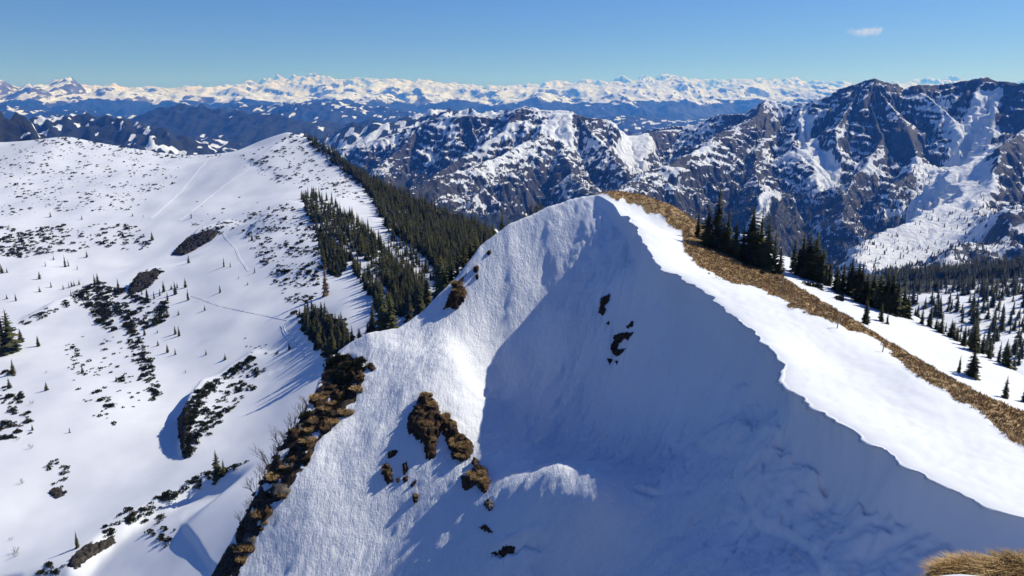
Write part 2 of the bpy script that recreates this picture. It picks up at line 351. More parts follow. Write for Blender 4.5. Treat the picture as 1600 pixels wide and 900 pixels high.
def in_poly(px, py, poly):
    c = np.zeros(px.shape, bool); n = len(poly); j = n-1
    for i in range(n):
        xi, yi = poly[i]; xj, yj = poly[j]
        c ^= ((yi > py) != (yj > py)) & (px < (xj-xi)*(py-yi)/((yj-yi) if yj != yi else 1e-9)+xi); j = i
    return c
def build_basin():
    global basin_look
    y1 = 90*np.exp(np.linspace(0, math.log(1750/90), 620))
    a = np.linspace(-1.05, .20, 640)
    Yg, A = np.meshgrid(y1, a, indexing='ij'); X = A*Yg
    Z = basin_base(X, Yg); rock = np.zeros_like(Z)
    lk = Look(np.log(y1), a, Z.copy(), lambda x, y: np.log(np.maximum(y, 1)), lambda x, y: x/np.maximum(y, 1))
    wob = 2.5*fbm(X/14, Yg/14, 3, 121)
    for L, h, side, fade in STEPS:
        xx, yy, zz, ok = hit(lk, [p[0] for p in L], [p[1] for p in L], 95, 1500)
        P = np.stack([xx, yy], -1); tot = np.sqrt(((P[1:]-P[:-1])**2).sum(1)).sum(); s0 = 0
        bd = np.full(X.shape, 1e9); sd = np.zeros(X.shape); sv = np.zeros(X.shape)
        for p, q in zip(P[:-1], P[1:]):
            ab = q-p; l = math.hypot(*ab); t = ((X-p[0])*ab[0]+(Yg-p[1])*ab[1])/l**2; tc = np.clip(t, 0, 1)
            dx = X-(p[0]+tc*ab[0]); dy = Yg-(p[1]+tc*ab[1]); d = np.sqrt(dx*dx+dy*dy)
            cr = (ab[0]*(Yg-p[1])-ab[1]*(X-p[0]))/l
            m = d < bd; bd = np.where(m, d, bd); sd = np.where(m, np.sign(cr)*d, sd); sv = np.where(m, (s0+tc*l)/tot, sv); s0 += l
        sd = sd*(-side) if side > 0 else sd
        sdw = -sd+wob*.6
        tap = np.sin(np.clip(sv, 0, 1)*math.pi)**.6
        near = np.exp(-np.maximum(bd-np.abs(sd), 0)/10)
        w = float(np.clip(abs(h)*.28, 1, 2))
        up = sstep(-w, w, -sdw)*np.exp(-np.maximum(-sdw, 0)/fade)
        if h > 0: Z = Z+h*tap*up*np.exp(-np.maximum(sdw, 0)/8)
        else: Z = Z+h*sstep(0, .12, sv)*sstep(-1, 7, sdw)*np.exp(-np.maximum(sdw-9, 0)/30)*near
        Z = blur(Z, 1)
        rock = np.maximum(rock, np.exp(-(sdw/(w*1.5))**2)*tap*(.55+.9*fbm(X/7, Yg/7, 3, 131)))
    basin_look = Look(np.log(y1), a, Z, lambda x, y: np.log(np.maximum(y, 1)), lambda x, y: x/np.maximum(y, 1))
    qx, qy = proj(X, Yg, Z); cov = np.zeros_like(Z); jx = qx+7*fbm(X/14, Yg/14, 3, 151); jy = qy+5*fbm(X/14+7, Yg/14, 3, 153)
    for P, v in WOODS: cov = np.maximum(cov, v*in_poly(jx, jy, P))
    cov = blur(cov, 2)+.35*fbm(X/6, Yg/6, 3, 155)*(cov > .05)
    gp = sstep(1.2, .6, ((qx-678)/17)**2+((qy-(308+(qx-678)*.45))/5)**2+.5*fbm(X/9, Yg/9, 3, 141))
    return grid_mesh('snow_basin', X, Yg, Z, (rock, cov, gp), M_basin, 'broad sunlit snow bowl dotted with dwarf pines below a rounded ridge', 'snow slope')
M_basin = terrain_mat('basin_snow', 2.5, cover=(.014,.018,.009), cover2=(.034,.036,.016), rock=(.035,.032,.03), rock2=(.10,.09,.08), bump=.06, edge=.2, bdist=.2)

# ==================================================================== RIDGE NETWORK MOUNTAINS
def ridge_net(X, Y, ridges, warp=0, wscale=400, seed=0):
    """height = highest of the slopes that fall from each ridge line"""
    if warp:
        wx = warp*fbm(X/wscale, Y/wscale, 4, seed+11); wy = warp*fbm(X/wscale, Y/wscale, 4, seed+21)
    else: wx = wy = 0
    x = X+wx; y = Y+wy; best = np.full(X.shape, -1e9); bd = np.zeros(X.shape); bs = np.zeros(X.shape)
    for L, k, curve in ridges:
        P = np.asarray(L, float); s0 = 0
        for a, b in zip(P[:-1], P[1:]):
            ab = b[:2]-a[:2]; l2 = (ab**2).sum(); t = np.clip(((x-a[0])*ab[0]+(y-a[1])*ab[1])/l2, 0, 1)
            dx = x-(a[0]+t*ab[0]); dy = y-(a[1]+t*ab[1]); d = np.sqrt(dx*dx+dy*dy)
            h = a[2]+t*(b[2]-a[2])-k*d*(1+curve*np.exp(-d/250))/(1+curve*.4)
            m = h > best; best = np.where(m, h, best); bd = np.where(m, d, bd); bs = np.where(m, s0+t*math.sqrt(l2), bs)
            s0 += math.sqrt(l2)
    return best, bd, bs
def blur(Z, n):
    for _ in range(n):
        P = np.pad(Z, 1, mode='edge'); Z = (P[:-2, 1:-1]+P[2:, 1:-1]+P[1:-1, :-2]+P[1:-1, 2:]+2*Z)/6
    return Z
def erode(Z, cell, drops=26000, batches=5, steps=70, seed=1, k=.30, cap=4.):
    """droplet erosion, all droplets of a batch at once"""
    g = np.random.default_rng(seed); H = Z/cell; n, m = H.shape; H0 = H.copy()
    for b in range(batches):
        p = np.stack([g.uniform(1, n-3, drops), g.uniform(1, m-3, drops)], -1); v = np.zeros((drops, 2)); sed = np.zeros(drops); sp = np.ones(drops); wat = np.ones(drops)
        for t in range(steps):
            i = p.astype(int); f = p-i; i0, j0 = i[:, 0], i[:, 1]; a_, b_ = f[:, 0], f[:, 1]
            h00 = H[i0, j0]; h10 = H[i0+1, j0]; h01 = H[i0, j0+1]; h11 = H[i0+1, j0+1]
            gx = (h10-h00)*(1-b_)+(h11-h01)*b_; gy = (h01-h00)*(1-a_)+(h11-h10)*a_
            h = (h00*(1-a_)+h10*a_)*(1-b_)+(h01*(1-a_)+h11*a_)*b_
            v = v*.25-np.stack([gx, gy], -1)*.75; l = np.sqrt((v*v).sum(1))+1e-9; v = v/l[:, None]
            q = np.clip(p+v, [1, 1], [n-3.01, m-3.01]); i2 = q.astype(int); f2 = q-i2; a2, b2 = f2[:, 0], f2[:, 1]
            h2 = (H[i2[:, 0], i2[:, 1]]*(1-a2)+H[i2[:, 0]+1, i2[:, 1]]*a2)*(1-b2)+(H[i2[:, 0], i2[:, 1]+1]*(1-a2)+H[i2[:, 0]+1, i2[:, 1]+1]*a2)*b2
            dh = h2-h; c = np.maximum(-dh, .01)*sp*wat*cap
            er = np.where(dh > 0, -np.minimum(np.minimum(dh, sed)*.3, .04), np.where(sed > c, -np.minimum((sed-c)*.1, .03), np.minimum((c-sed)*k*.1, -dh)))
            sed = sed+er
            for di, dj, w in ((0, 0, (1-a_)*(1-b_)), (1, 0, a_*(1-b_)), (0, 1, (1-a_)*b_), (1, 1, a_*b_)): np.add.at(H, (i0+di, j0+dj), -er*w)
            sp = np.sqrt(np.maximum(sp*sp-dh*.5, .01)); sp = np.minimum(sp, 3); wat *= .985; p = q
        H = np.clip(H, H0-9, H0+1.5)
        P = np.pad(H, 1, mode='edge'); nb = np.stack([P[:-2, 1:-1], P[2:, 1:-1], P[1:-1, :-2], P[1:-1, 2:]])
        H = np.clip(H, nb.min(0)-.15, nb.max(0)+.15)
    return H*cell
def mountain(name, ridges, x0, x1, y0, y1, nx, ny, mat, label, cat='mountain', warp=60, gully=60, gl=160, rockslope=.9, forest=None, seed=0, floor=-1200, rough=1., fnoise=1., gullies=(), rockpct=48):
    gm = None
    rd = [(ats(L), k, c) for L, k, c in ridges]
    Yg, X = np.meshgrid(np.linspace(y0, y1, ny), np.linspace(x0, x1, nx), indexing='ij')
    Z, d, s = ridge_net(X, Yg, rd, warp, 420, seed)
    gully = gully*.6
    g = ridged((s+.3*d+40*fbm(X/200, Yg/200, 2, seed+2))/gl, d/(gl*3.2), 4, seed+3)-.9
    Z = Z+gully*(1-np.exp(-d/110))*g
    Z = Z+rough*(30*fbm(X/330, Yg/330, 3, seed+5)*(1-np.exp(-d/150))+26*(ridged(X/150, Yg/150, 5, seed+7)-.8)*(1-np.exp(-d/70))+11*(ridged(X/58, Yg/58, 4, seed+6)-.8)*(1-np.exp(-d/40)))
    # beds of rock: ledges and small cliffs that dip a little
    bed = Z+.10*X-.06*Yg+14*fbm(X/180, Yg/180, 3, seed+8)
    ph = bed/38.; fr = ph-np.floor(ph); st = sstep(.30, .70, fr)-fr
    Z = Z+38*.62*st*sstep(-.35, .25, fbm(X/260, Yg/260, 3, seed+10))*(1-np.exp(-d/50))
    Z = np.maximum(Z, floor+40*fbm(X/500, Yg/500, 3, seed+13))
    for G, w0, w1, deep in gullies:              # broad snow gullies
        P = ats(G); bd = np.full(X.shape, 1e9); zl = np.zeros(X.shape); tt = np.zeros(X.shape); n = len(P)-1
        xw = X+25*fbm(X/140, Yg/140, 3, seed+31); yw = Yg+25*fbm(X/140, Yg/140, 3, seed+33)
        for k, (p, q) in enumerate(zip(P[:-1], P[1:])):
            ab = q[:2]-p[:2]; t = np.clip(((xw-p[0])*ab[0]+(yw-p[1])*ab[1])/(ab**2).sum(), 0, 1); dd = np.hypot(xw-p[0]-t*ab[0], yw-p[1]-t*ab[1])
            m = dd < bd; bd = np.where(m, dd, bd); zl = np.where(m, p[2]+t*(q[2]-p[2]), zl); tt = np.where(m, (k+t)/n, tt)
        w = w0+(w1-w0)*tt; f = sstep(1.25, .55, bd/w); gm = np.maximum(gm, f) if gm is not None else f
        Z = Z*(1-f)+np.minimum(Z+30, zl+deep*(bd/w)**2)*f
    if gm is None: gm = np.zeros_like(Z)
    Z = erode(Z, (x1-x0)/nx, seed=seed, batches=2)
    Z = Z+rough*(1-.8*gm)*(5*fbm(X/48, Yg/48, 2, seed+9)+3.0*fbm(X/20, Yg/20, 3, seed+12))
    Z = np.maximum(Z, -935)
    sl, zx, zy = slope_of(X, Yg, Z)
    sl2, _, _ = slope_of(X, Yg, blur(Z, 8))
    strata = fbm(X/190+fbm(X/90, Yg/90, 2, seed+14), bed/15., 4, seed+15)
    f = .9*np.clip(sl-sl2, -.7, .7)+.6*np.clip(sl2, 0, 2)+.42*strata+.75*fbm(X/230, Yg/230, 4, seed+17)+.15*fbm(X/24, Yg/24, 3, seed+16)-2.*gm+.25*np.exp(-d/60)
    thr = np.percentile(f[Z > floor+150], 100-rockpct); rock = sstep(-.16, .16, f-thr)
    fm = np.zeros_like(Z)
    if forest is not None:
        lo, hi, dens = forest
        fm = sstep(hi, lo, Z+60*fnoise*fbm(X/260, Yg/260, 4, seed+19))*dens+.34*fnoise*fbm(X/38, Yg/38, 4, seed+23)
        fm = np.where(Z < hi+60, fm, 0)*sstep(1.6, 1.1, sl)*(1-.75*gm)
    o = grid_mesh(name, X, Yg, Z, (rock, fm, 0*Z), mat, label, cat)
    return o, (X, Yg, Z, fm, sl)

M_mid = terrain_mat('mid_mountain', 20, rock=(.030, .029, .030), rock2=(.064, .060, .058), cover=(.012, .016, .013), cover2=(.034, .031, .028), bump=.9, edge=.42, bdist=10)
RIGHT = [
 ([(900,225,5200),(960,212,4900),(1030,200,4600),(1090,195,4500),(1120,178,4400),(1160,178,4300),(1205,155,4200),(1240,165,4150),(1262,160,4100),(1300,140,4000),(1340,130,3950),(1367,122,3900),(1395,130,3900),(1415,138,3900),(1440,133,3850),(1490,130,3800),(1510,125,3750),(1535,121,3700),(1560,127,3650),(1600,132,3550),(1700,135,3400),(1900,150,3100)], .85, .5),
 ([(1205,155,4200),(1165,190,3950),(1121,213,3750),(1060,248,3400),(1000,283,3050),(940,310,2800)], .75, .2),
 ([(1262,162,4100),(1235,215,3800),(1270,250,3500),(1300,300,3150),(1325,335,2850)], .8, .2),
 ([(1205,157,4200),(1190,215,3850),(1180,270,3450),(1200,320,3050),(1215,360,2750)], .8, .2),
 ([(1367,124,3900),(1372,175,3720),(1382,215,3560),(1350,260,3300),(1310,300,3150)], .9, .2),
 ([(1367,124,3900),(1420,190,3600),(1440,235,3400),(1420,270,3200),(1390,290,3050)], .9, .2),
 ([(1440,134,3850),(1480,175,3600),(1490,205,3450)], 1., .1),
 ([(1340,131,3950),(1310,190,3700),(1320,240,3450)], .9, .2),
 ([(1700,136,3400),(1625,195,3050),(1575,225,2900),(1560,262,2750),(1545,285,2650),(1480,322,2450),(1440,345,2300),(1400,372,2150)], .85, .2),
 ([(1900,240,2500),(1700,290,2250),(1600,318,2150),(1545,335,2050),(1500,375,1900),(1450,415,1750)], .6, .2),
]
CENTER = [
 ([(380,262,4700),(470,245,4650),(540,232,4600),(600,212,4550),(660,196,4500),(700,182,4450),(735,179,4400),(775,185,4350),(795,176,4300),(815,166,4250),(850,172,4250),(890,172,4250),(905,180,4200),(940,185,4200),(970,200,4300),(1000,208,4400),(1040,203,4500),(1100,200,4600)], .8, .4),
 ([(815,167,4250),(780,205,4050),(740,235,3900),(700,262,3700),(650,292,3450)], .85, .2),
 ([(735,180,4400),(742,215,4150),(745,240,4000)], 1.5, .2),
 ([(660,197,4500),(630,235,4250),(600,260,4050),(600,300,3800)], .7, .2),
 ([(905,180,4200),(870,205,3950),(830,218,3800),(770,248,3500),(700,275,3200),(630,305,2950),(560,345,2700)], .7, .3),
 ([(905,180,4200),(930,215,3900),(960,240,3700),(975,270,3500)], .8, .2),
 ([(870,206,3950),(880,240,3700),(900,275,3450),(930,300,3250)], .75, .2),
 ([(850,173,4250),(845,195,4080),(835,216,3850)], .9, .1),
]
def build_mountains():
    global RM, CM
    _, RM = mountain('rocky_massif', RIGHT, 300, 3200, 1500, 5200, 640, 620, M_mid, 'jagged massif of dark rock and snow gullies with the two highest summits', warp=45, gully=75, gl=190, rockslope=.95, forest=(-520, -220, .85), seed=200, floor=-900, rockpct=46, gullies=[([(1545,150,3600),(1530,185,3380),(1505,230,3150),(1480,285,2850),(1452,340,2520),(1430,395,2250),(1420,420,2100)], 60, 200, 25), ([(1255,175,4000),(1262,225,3700),(1290,265,3420),(1300,300,3250)], 30, 60, 12), ([(1210,300,3250),(1180,335,2950),(1170,370,2750)], 30, 50, 12)])
    _, CM = mountain('craggy_mountain', CENTER, -2000, 1500, 2300, 5600, 620, 480, M_mid, 'craggy snow patched mountain with a rock tower beyond the forested ridge', warp=40, gully=60, gl=170, rockslope=.85, forest=(-500, -230, .85), seed=300, floor=-900, rockpct=43, gullies=[([(880,180,4180),(870,205,4000),(880,222,3900)], 60, 60, 20), ([(1000,215,4350),(985,245,4050),(1000,268,3800),(985,290,3600)], 90, 60, 20)])

# ==================================================================== VALLEY ON THE RIGHT
VAL = [(1420,470,520),(1600,470,480),(1500,520,400),(1600,560,330),(1420,560,330),(1300,480,400),(1700,600,280),(1900,560,360),(1500,450,650),(1600,430,800),(1420,440,800),(1560,402,1150),(1600,385,1250),(1700,380,1250),(1480,420,1250),(1350,420,1250),(1250,420,1200),(1900,400,1100),(1100,440,1150),(1100,520,500),(900,520,480),(900,440,1100)]
tv = TPS(ats(VAL), .001)
def valley_height(x, y): return tv(x, y)+6*fbm(x/120, y/120, 4, 401)+1.2*fbm(x/22, y/22, 3, 405)-np.maximum(y-950, 0)*.55
M_valley = terrain_mat('valley_snow', 5, cover=(.014, .019, .013), cover2=(.04, .038, .03), bump=.1, edge=.3, bdist=.4)
def build_valley():
    Yg, X = np.meshgrid(np.linspace(210, 2000, 420), np.linspace(20, 1500, 400), indexing='ij')
    Z = valley_height(X, Yg)-sstep(.50, .36, X/Yg)*140*sstep(1100, 500, Yg)
    global valley_look; valley_look = Look(Yg[:, 0], X[0], Z, lambda x, y: y, lambda x, y: x)
    fm = sstep(520, 800, Yg+120*fbm(X/150, Yg/150, 3, 409))*.85+.3*fbm(X/40, Yg/40, 3, 411)
    return grid_mesh('valley_slope', X, Yg, Z, (0*Z, fm, 0*Z), M_valley, 'snowy forest slope dropping into the valley on the right', 'slope')

# ==================================================================== HILLS AND FAR RANGES
M_far = terrain_mat('far_mountain', 90, rock=(.09, .085, .08), rock2=(.16, .145, .13), cover=(.009, .014, .013), cover2=(.018, .022, .021), bump=.6, edge=.3, bdist=40)
M_alps = terrain_mat('alpine_range', 240, rock=(.10, .095, .09), rock2=(.17, .155, .14), cover=(.009, .014, .013), cover2=(.018, .022, .021), bump=.7, edge=.3, bdist=110)
def range_(name, Yc, crest_px, depth, label, mat, zsnow, seed, nx=900, ny=70, base=-900, amp=.5, wl=.10, rocky=.0, pmin=-150, pmax=1750, clear=None, jag=0.):
    """one long range: crest heights follow the outline, broken into peaks and spurs"""
    xs = np.linspace(at(pmin, 150, Yc)[0]*1.1, at(pmax, 150, Yc)[0]*1.1, nx)
    v = np.linspace(-1, 1, ny); v = np.sign(v)*np.abs(v)**1.15
    V, X = np.meshgrid(v, xs, indexing='ij'); Yg = Yc+V*depth
    P = ats([(a, b, Yc) for a, b in crest_px])
    hc = np.interp(X, P[:, 0], P[:, 2]); H = hc-base
    w = wl*Yc
    off = .35*fbm(X/(w*2), X*0+seed, 3, seed)              # the crest line wanders in depth
    dd = np.abs(V-off*.5)
    r = ridged(X/w, Yg/w, 5, seed+1)-.85
    Z = base+H*np.clip(1-dd, 0, 1)**.8+H*amp*r*np.clip(1-dd*.75, 0, 1)*(.25+dd)+H*.05*fbm(X/(w*.15), Yg/(w*.15), 3, seed+5)
    if jag: Z = Z+jag*H*((ridged(X/(w*.55)+3, Yg/(w*.55), 5, seed+21, .42)-.75)*1.5*(.6+.8*fbm(X/(w*1.6), Yg/(w*1.6), 2, seed+23)))*np.clip(1.1-dd, 0, 1)
    Z = np.maximum(Z, -935)
    sl, _, _ = slope_of(X, Yg, Z)
    nz = fbm(X/(w*.5), Yg/(w*.5), 4, seed+7)
    rock = sstep(.50, .85, sl+.30*nz+.2*fbm(X/(w*.12), Yg/(w*.12), 3, seed+25))*rocky
    fm = sstep(zsnow+120, zsnow-120, Z+.25*H*nz*.6)+.25*fbm(X/(w*.08), Yg/(w*.08), 3, seed+9)*(Z < zsnow+300)
    if clear is not None:
        cn = .7*fbm(X/(w*.9), Yg/(w*.7), 2, seed+15)+1.1*fbm(X/(w*.14), Yg/(w*.14), 5, seed+11)+(Z-hc)/H*clear[1]
        fm = sstep(clear[0]+.10, clear[0]-.10, cn)*.9+.12*fbm(X/(w*.05), Yg/(w*.05), 2, seed+13)
    return grid_mesh(name, X, Yg, Z, (rock, fm, 0*Z), mat, label, 'mountains')
def build_ranges():
    range_('wooded_hill', 3000, [(-150,150),(0,179),(25,190),(55,215),(90,240),(150,262),(200,300),(1750,400)], 900, 'dark wooded hill shoulder beyond the snow bowl', M_far, -60, 500, 500, 80, base=-900, amp=.06, jag=.012, clear=(.75, 0))
    range_('patched_hill', 5200, [(-150,230),(20,200),(60,187),(100,181),(160,184),(210,193),(260,200),(300,218),(340,235),(420,250),(500,262),(1750,420)], 1300, 'dark forested hill with snow clearings behind the snow bowl', M_far, -160, 520, 700, 90, amp=.06, jag=.014, clear=(.46, .8))
    range_('low_hill', 7000, [(-150,260),(240,240),(300,222),(330,216),(370,222),(430,240),(1750,300)], 1300, 'low snow patched hill between two wooded hills', M_far, -330, 525, 600, 60, amp=.06, jag=.012, clear=(.12, 0))
    range_('long_wooded_hill', 9000, [(-150,240),(150,215),(205,182),(240,168),(280,166),(350,172),(420,176),(480,186),(540,195),(580,190),(640,193),(700,197),(800,205),(1000,205),(1060,200),(1120,205),(1750,210)], 2200, 'long dark forested hill running across the middle distance', M_far, -40, 530, 900, 70, amp=.10, jag=.018, clear=(1.15, .2))
    range_('pale_ridge', 6500, [(380,260),(540,200),(600,190),(660,178),(700,173),(750,172),(800,178),(850,190),(950,230),(1750,300)], 1300, 'grey scrubby ridge behind the rock tower', M_far, -400, 535, 700, 60, amp=.16, clear=(.15, 0))
    range_('blue_range', 15000, [(-150,150),(0,168),(60,175),(120,172),(200,182),(300,176),(350,168),(420,165),(520,160),(560,163),(620,172),(700,178),(760,176),(850,175),(900,188),(960,180),(1000,182),(1050,190),(1120,180),(1200,170),(1300,175),(1750,180)], 3200, 'blue wooded range below the white peaks', M_alps, 60, 540, 1000, 80, amp=.30, wl=.07, clear=(.50, .6))
    range_('foothill_range', 22000, [(-150,125),(0,134),(25,140),(45,152),(60,140),(75,133),(105,131),(130,140),(180,146),(260,150),(330,152),(420,150),(470,156),(520,150),(590,147),(640,158),(720,150),(780,160),(840,150),(900,156),(960,150),(1010,146),(1060,150),(1130,158),(1200,150),(1300,150),(1750,155)], 4200, 'snow topped foothills with blue forested flanks', M_alps, -150, 550, 1100, 80, amp=.5, rocky=.7, jag=.10)
    range_('white_range', 34000, [(-150,140),(0,140),(100,138),(200,142),(300,143),(380,138),(440,135),(500,132),(560,135),(650,135),(720,138),(790,140),(850,136),(930,136),(1000,132),(1050,130),(1100,135),(1180,136),(1260,138),(1340,140),(1750,138)], 5200, 'white snow covered range along the horizon', M_alps, -350, 560, 1300, 80, amp=.55, rocky=.7, jag=.10)
    range_('high_alps', 56000, [(-150,142),(0,138),(100,136),(180,136),(250,138),(320,137),(380,134),(410,126),(432,123),(455,124),(475,120),(500,124),(540,124),(590,126),(650,125),(700,132),(780,136),(840,132),(870,129),(930,128),(975,127),(1000,122),(1020,123),(1038,118),(1060,123),(1100,126),(1160,126),(1200,128),(1245,124),(1280,130),(1340,134),(1440,130),(1455,126),(1475,127),(1490,124),(1510,130),(1750,134)], 6500, 'highest white peaks of the main chain on the skyline', M_alps, -600, 570, 1500, 80, amp=.45, wl=.05, rocky=.45, jag=.10)
def build_floor():
    n = 60; s = np.linspace(-1, 1, n); Yg, X = np.meshgrid(s*95000, s*95000, indexing='ij')
    Z = np.full_like(X, -905.); 
    return grid_mesh('valley_floor', X, Yg, Z, (0*Z, 0*Z+.75, 0*Z), M_alps, 'wooded valley floor far below the mountains', 'ground')

build_near(); build_basin(); build_mountains(); build_valley(); build_ranges(); build_floor()

def build_haze():
    bm = bmesh.new(); bmesh.ops.create_cube(bm, size=1)
    for v in bm.verts:
        v.co = Vector((v.co.x*2*99000, v.co.y*2*99000, -960 if v.co.z < 0 else 2100))
    me = bpy.data.meshes.new('haze'); bm.to_mesh(me); bm.free()
    m = bpy.data.materials.new('haze'); m.use_nodes = True; t = m.node_tree; t.nodes.clear()
    o_ = t.nodes.new('ShaderNodeOutputMaterial'); p = t.nodes.new('ShaderNodeVolumePrincipled')
    p.inputs['Color'].default_value = (.055, .27, 1.0, 1); p.inputs['Density'].default_value = 5e-5
    p.inputs['Absorption Color'].default_value = (1, 1, 1, 1); p.inputs['Anisotropy'].default_value = 0.2
    t.links.new(p.outputs[0], o_.inputs['Volume']); me.materials.append(m)
    o = bpy.data.objects.new('haze', me); C.objects.link(o); o['kind'] = 'stuff'; o['label'] = 'thin blue air that fades the distant ranges'; o['category'] = 'haze'

# ==================================================================== PLANTS
def mesh_from(name, V, Fc, mats, midx=None, smooth=False):
    me = bpy.data.meshes.new(name)
    V = np.asarray(V, np.float32); Fc = np.asarray(Fc, np.int32); k = Fc.shape[1]
    me.vertices.add(len(V)); me.vertices.foreach_set('co', V.ravel())
    me.loops.add(Fc.size); me.loops.foreach_set('vertex_index', Fc.ravel())
    me.polygons.add(len(Fc)); me.polygons.foreach_set('loop_start', np.arange(0, Fc.size, k, dtype=np.int32))
    if smooth: me.polygons.foreach_set('use_smooth', np.ones(len(Fc), bool))
    if midx is not None: me.polygons.foreach_set('material_index', np.asarray(midx, np.int32))
    me.update(calc_edges=True)
    for m in (mats if isinstance(mats, (list, tuple)) else [mats]): me.materials.append(m)
    return me
def plain_mat(name, c1, c2, scale, rough=.8, bump=0, rnd=.25, trans=0):
    """two-tone procedural colour, varied a little from object to object"""
    m, t, p = nodes(name)
    tc = N(t, 'ShaderNodeTexCoord').outputs['Object']
    n = noise(t, tc, scale, 5, .6); c = mix(t, ramp(t, n, .35, .65), c1, c2)
    oi = N(t, 'ShaderNodeObjectInfo'); hsv = N(t, 'ShaderNodeHueSaturation')
    t.links.new(math_(t, 'MULTIPLY_ADD', oi.outputs['Random'], rnd*2, 1-rnd), hsv.inputs['Value']); t.links.new(c, hsv.inputs['Color'])
    t.links.new(hsv.outputs[0], p.inputs['Base Color']); p.inputs['Roughness'].default_value = rough; p.inputs['Specular IOR Level'].default_value = .15
    if bump:
        b = N(t, 'ShaderNodeBump'); b.inputs['Strength'].default_value = bump; b.inputs['Distance'].default_value = .1
        t.links.new(n, b.inputs['Height']); t.links.new(b.outputs[0], p.inputs['Normal'])
    return m
M_needle = plain_mat('spruce_needles', (.030, .036, .013), (.090, .084, .028), 2.5, rnd=.45)
M_pine = plain_mat('dwarf_pine_needles', (.024, .032, .014), (.060, .064, .025), 1.3)
M_bark = plain_mat('bark', (.045, .032, .022), (.09, .07, .052), 3)
M_dead = plain_mat('dead_wood', (.13, .085, .055), (.20, .145, .10), 2)
M_twig = plain_mat('bare_twigs', (.10, .075, .055), (.17, .135, .10), 2)
M_straw = plain_mat('dry_grass', (.25, .155, .062), (.54, .38, .18), 1.7)
M_soil = plain_mat('dark_soil', (.014, .010, .007), (.085, .050, .024), 2.2, bump=.6)
M_rock = plain_mat('grey_rock', (.05, .046, .042), (.15, .135, .12), 1.3, bump=.8)
M_rockdark = plain_mat('dark_rock', (.016, .015, .013), (.065, .058, .05), .9, bump=1.)
M_post = plain_mat('weathered_wood', (.17, .13, .09), (.30, .24, .17), 6)

def frustum(p0, p1, r0, r1, n=5):
    p0, p1 = np.asarray(p0, float), np.asarray(p1, float); d = p1-p0; d = d/np.linalg.norm(d)
    a = np.cross(d, [0, 0, 1] if abs(d[2]) < .9 else [1, 0, 0]); a /= np.linalg.norm(a); b = np.cross(d, a)
    an = np.arange(n)*2*math.pi/n; ring = np.cos(an)[:, None]*a+np.sin(an)[:, None]*b
    V = np.vstack([p0+ring*r0, p1+ring*r1]); i = np.arange(n); j = (i+1) % n
    return V, np.vstack([np.stack([i, j, j+n], -1), np.stack([i, j+n, i+n], -1)])
def join(L):
    V = []; Fc = []; o = 0
    for v, f in L: V.append(v); Fc.append(np.asarray(f)+o); o += len(v)
    return np.vstack(V), np.vstack(Fc)
def spruce_crown(r, tiers=22, nb=8, width=.17, detail=True, low=.04):
    """unit-height spruce crown: whorls of drooping fronds with side twigs"""
    L = []
    lean = r.uniform(-.6, .6); fat = r.uniform(.85, 1.2)
    for k in range(tiers):
        t = k/(tiers-1); z = low+(1-low-.015)*t
        R_ = width*fat*((1-t)**.75*.95+.03)*r.uniform(.85, 1.12); m = max(3, int(round(nb*(1-.45*t))))
        a0 = r.uniform(0, 6.28)
        for q in range(m):
            a = a0+q*6.283/m+r.uniform(-.25, .25); l = R_*r.uniform(.62, 1.15)
            if r.random() < .07: continue
            zz = z+r.uniform(-.012, .012); dr = l*r.uniform(.25, .55); up = .12*l if t > .6 else 0
            d = np.array([math.cos(a), math.sin(a), 0]); e = np.array([-math.sin(a), math.cos(a), 0]); w = l*r.uniform(.28, .40)
            P0 = np.array([0, 0, zz+.02*(1-t)]); P1 = d*l*.55+[0, 0, zz-dr*.35+up]; P2 = d*l+[0, 0, zz-dr*.75+up*2]
            if detail:
                V = [P0, P1+e*w+[0, 0, -.25*w], P1+[0, 0, .10*w], P1-e*w+[0, 0, -.25*w], P2,
                     P1*.75+P2*.25+e*w*1.05+[0, 0, -.5*w], P1*.75+P2*.25-e*w*1.05+[0, 0, -.5*w], P1*.35+P2*.65+[0, 0, .06*w],
                     P1*.3+P0*.7+[0, 0, -.5*w-.01], P1+[0, 0, -.9*w]]
                Fc = [[0, 1, 2], [0, 2, 3], [2, 5, 7], [2, 7, 6], [7, 5, 4], [7, 4, 6], [8, 9, 7]]
            else:
                V = [P0, P1+e*w*1.2+[0, 0, -.3*w], P2, P1-e*w*1.2+[0, 0, -.3*w]]; Fc = [[0, 1, 2], [0, 2, 3]]
            L.append((np.array(V), np.array(Fc)))
    L.append((np.array([[-.006, 0, .93], [.006, 0, .93], [0, 0, 1.0], [0, .008, .93]]), np.array([[0, 1, 2], [1, 3, 2], [3, 0, 2]])))
    for z0, z1, k0 in ((low+.02, .55, .38), (.35, .80, .26), (.62, .97, .13)):       # dense inner branches
        n = 7; an = [i*6.283/n+r.uniform(-.2, .2) for i in range(n)]; q = width*fat*k0
        L.append((np.array([[math.cos(b)*q*r.uniform(.7, 1.25), math.sin(b)*q*r.uniform(.7, 1.25), z0+r.uniform(-.03, .03)] for b in an]+[[0, 0, z1]]), np.array([[i, (i+1) % n, n] for i in range(n)])))
    V, Fc = join(L); V[:, 0] += .02*lean*V[:, 2]**2
    return V, Fc
rs = random.Random(11)
SPR = []
for i in range(7):
    r_ = random.Random(100+i)
    V, Fc = spruce_crown(r_, tiers=[24, 20, 26, 22, 18, 24, 21][i], nb=[8, 7, 9, 8, 7, 9, 8][i], width=[.17, .21, .16, .19, .23, .18, .20][i])
    tv_, tf_ = frustum((0, 0, -.05), (0, 0, .9), .022, .004, 6)
    SPR.append((mesh_from('spruce_crown', V, Fc, M_needle), mesh_from('spruce_trunk', tv_, tf_, M_bark)))
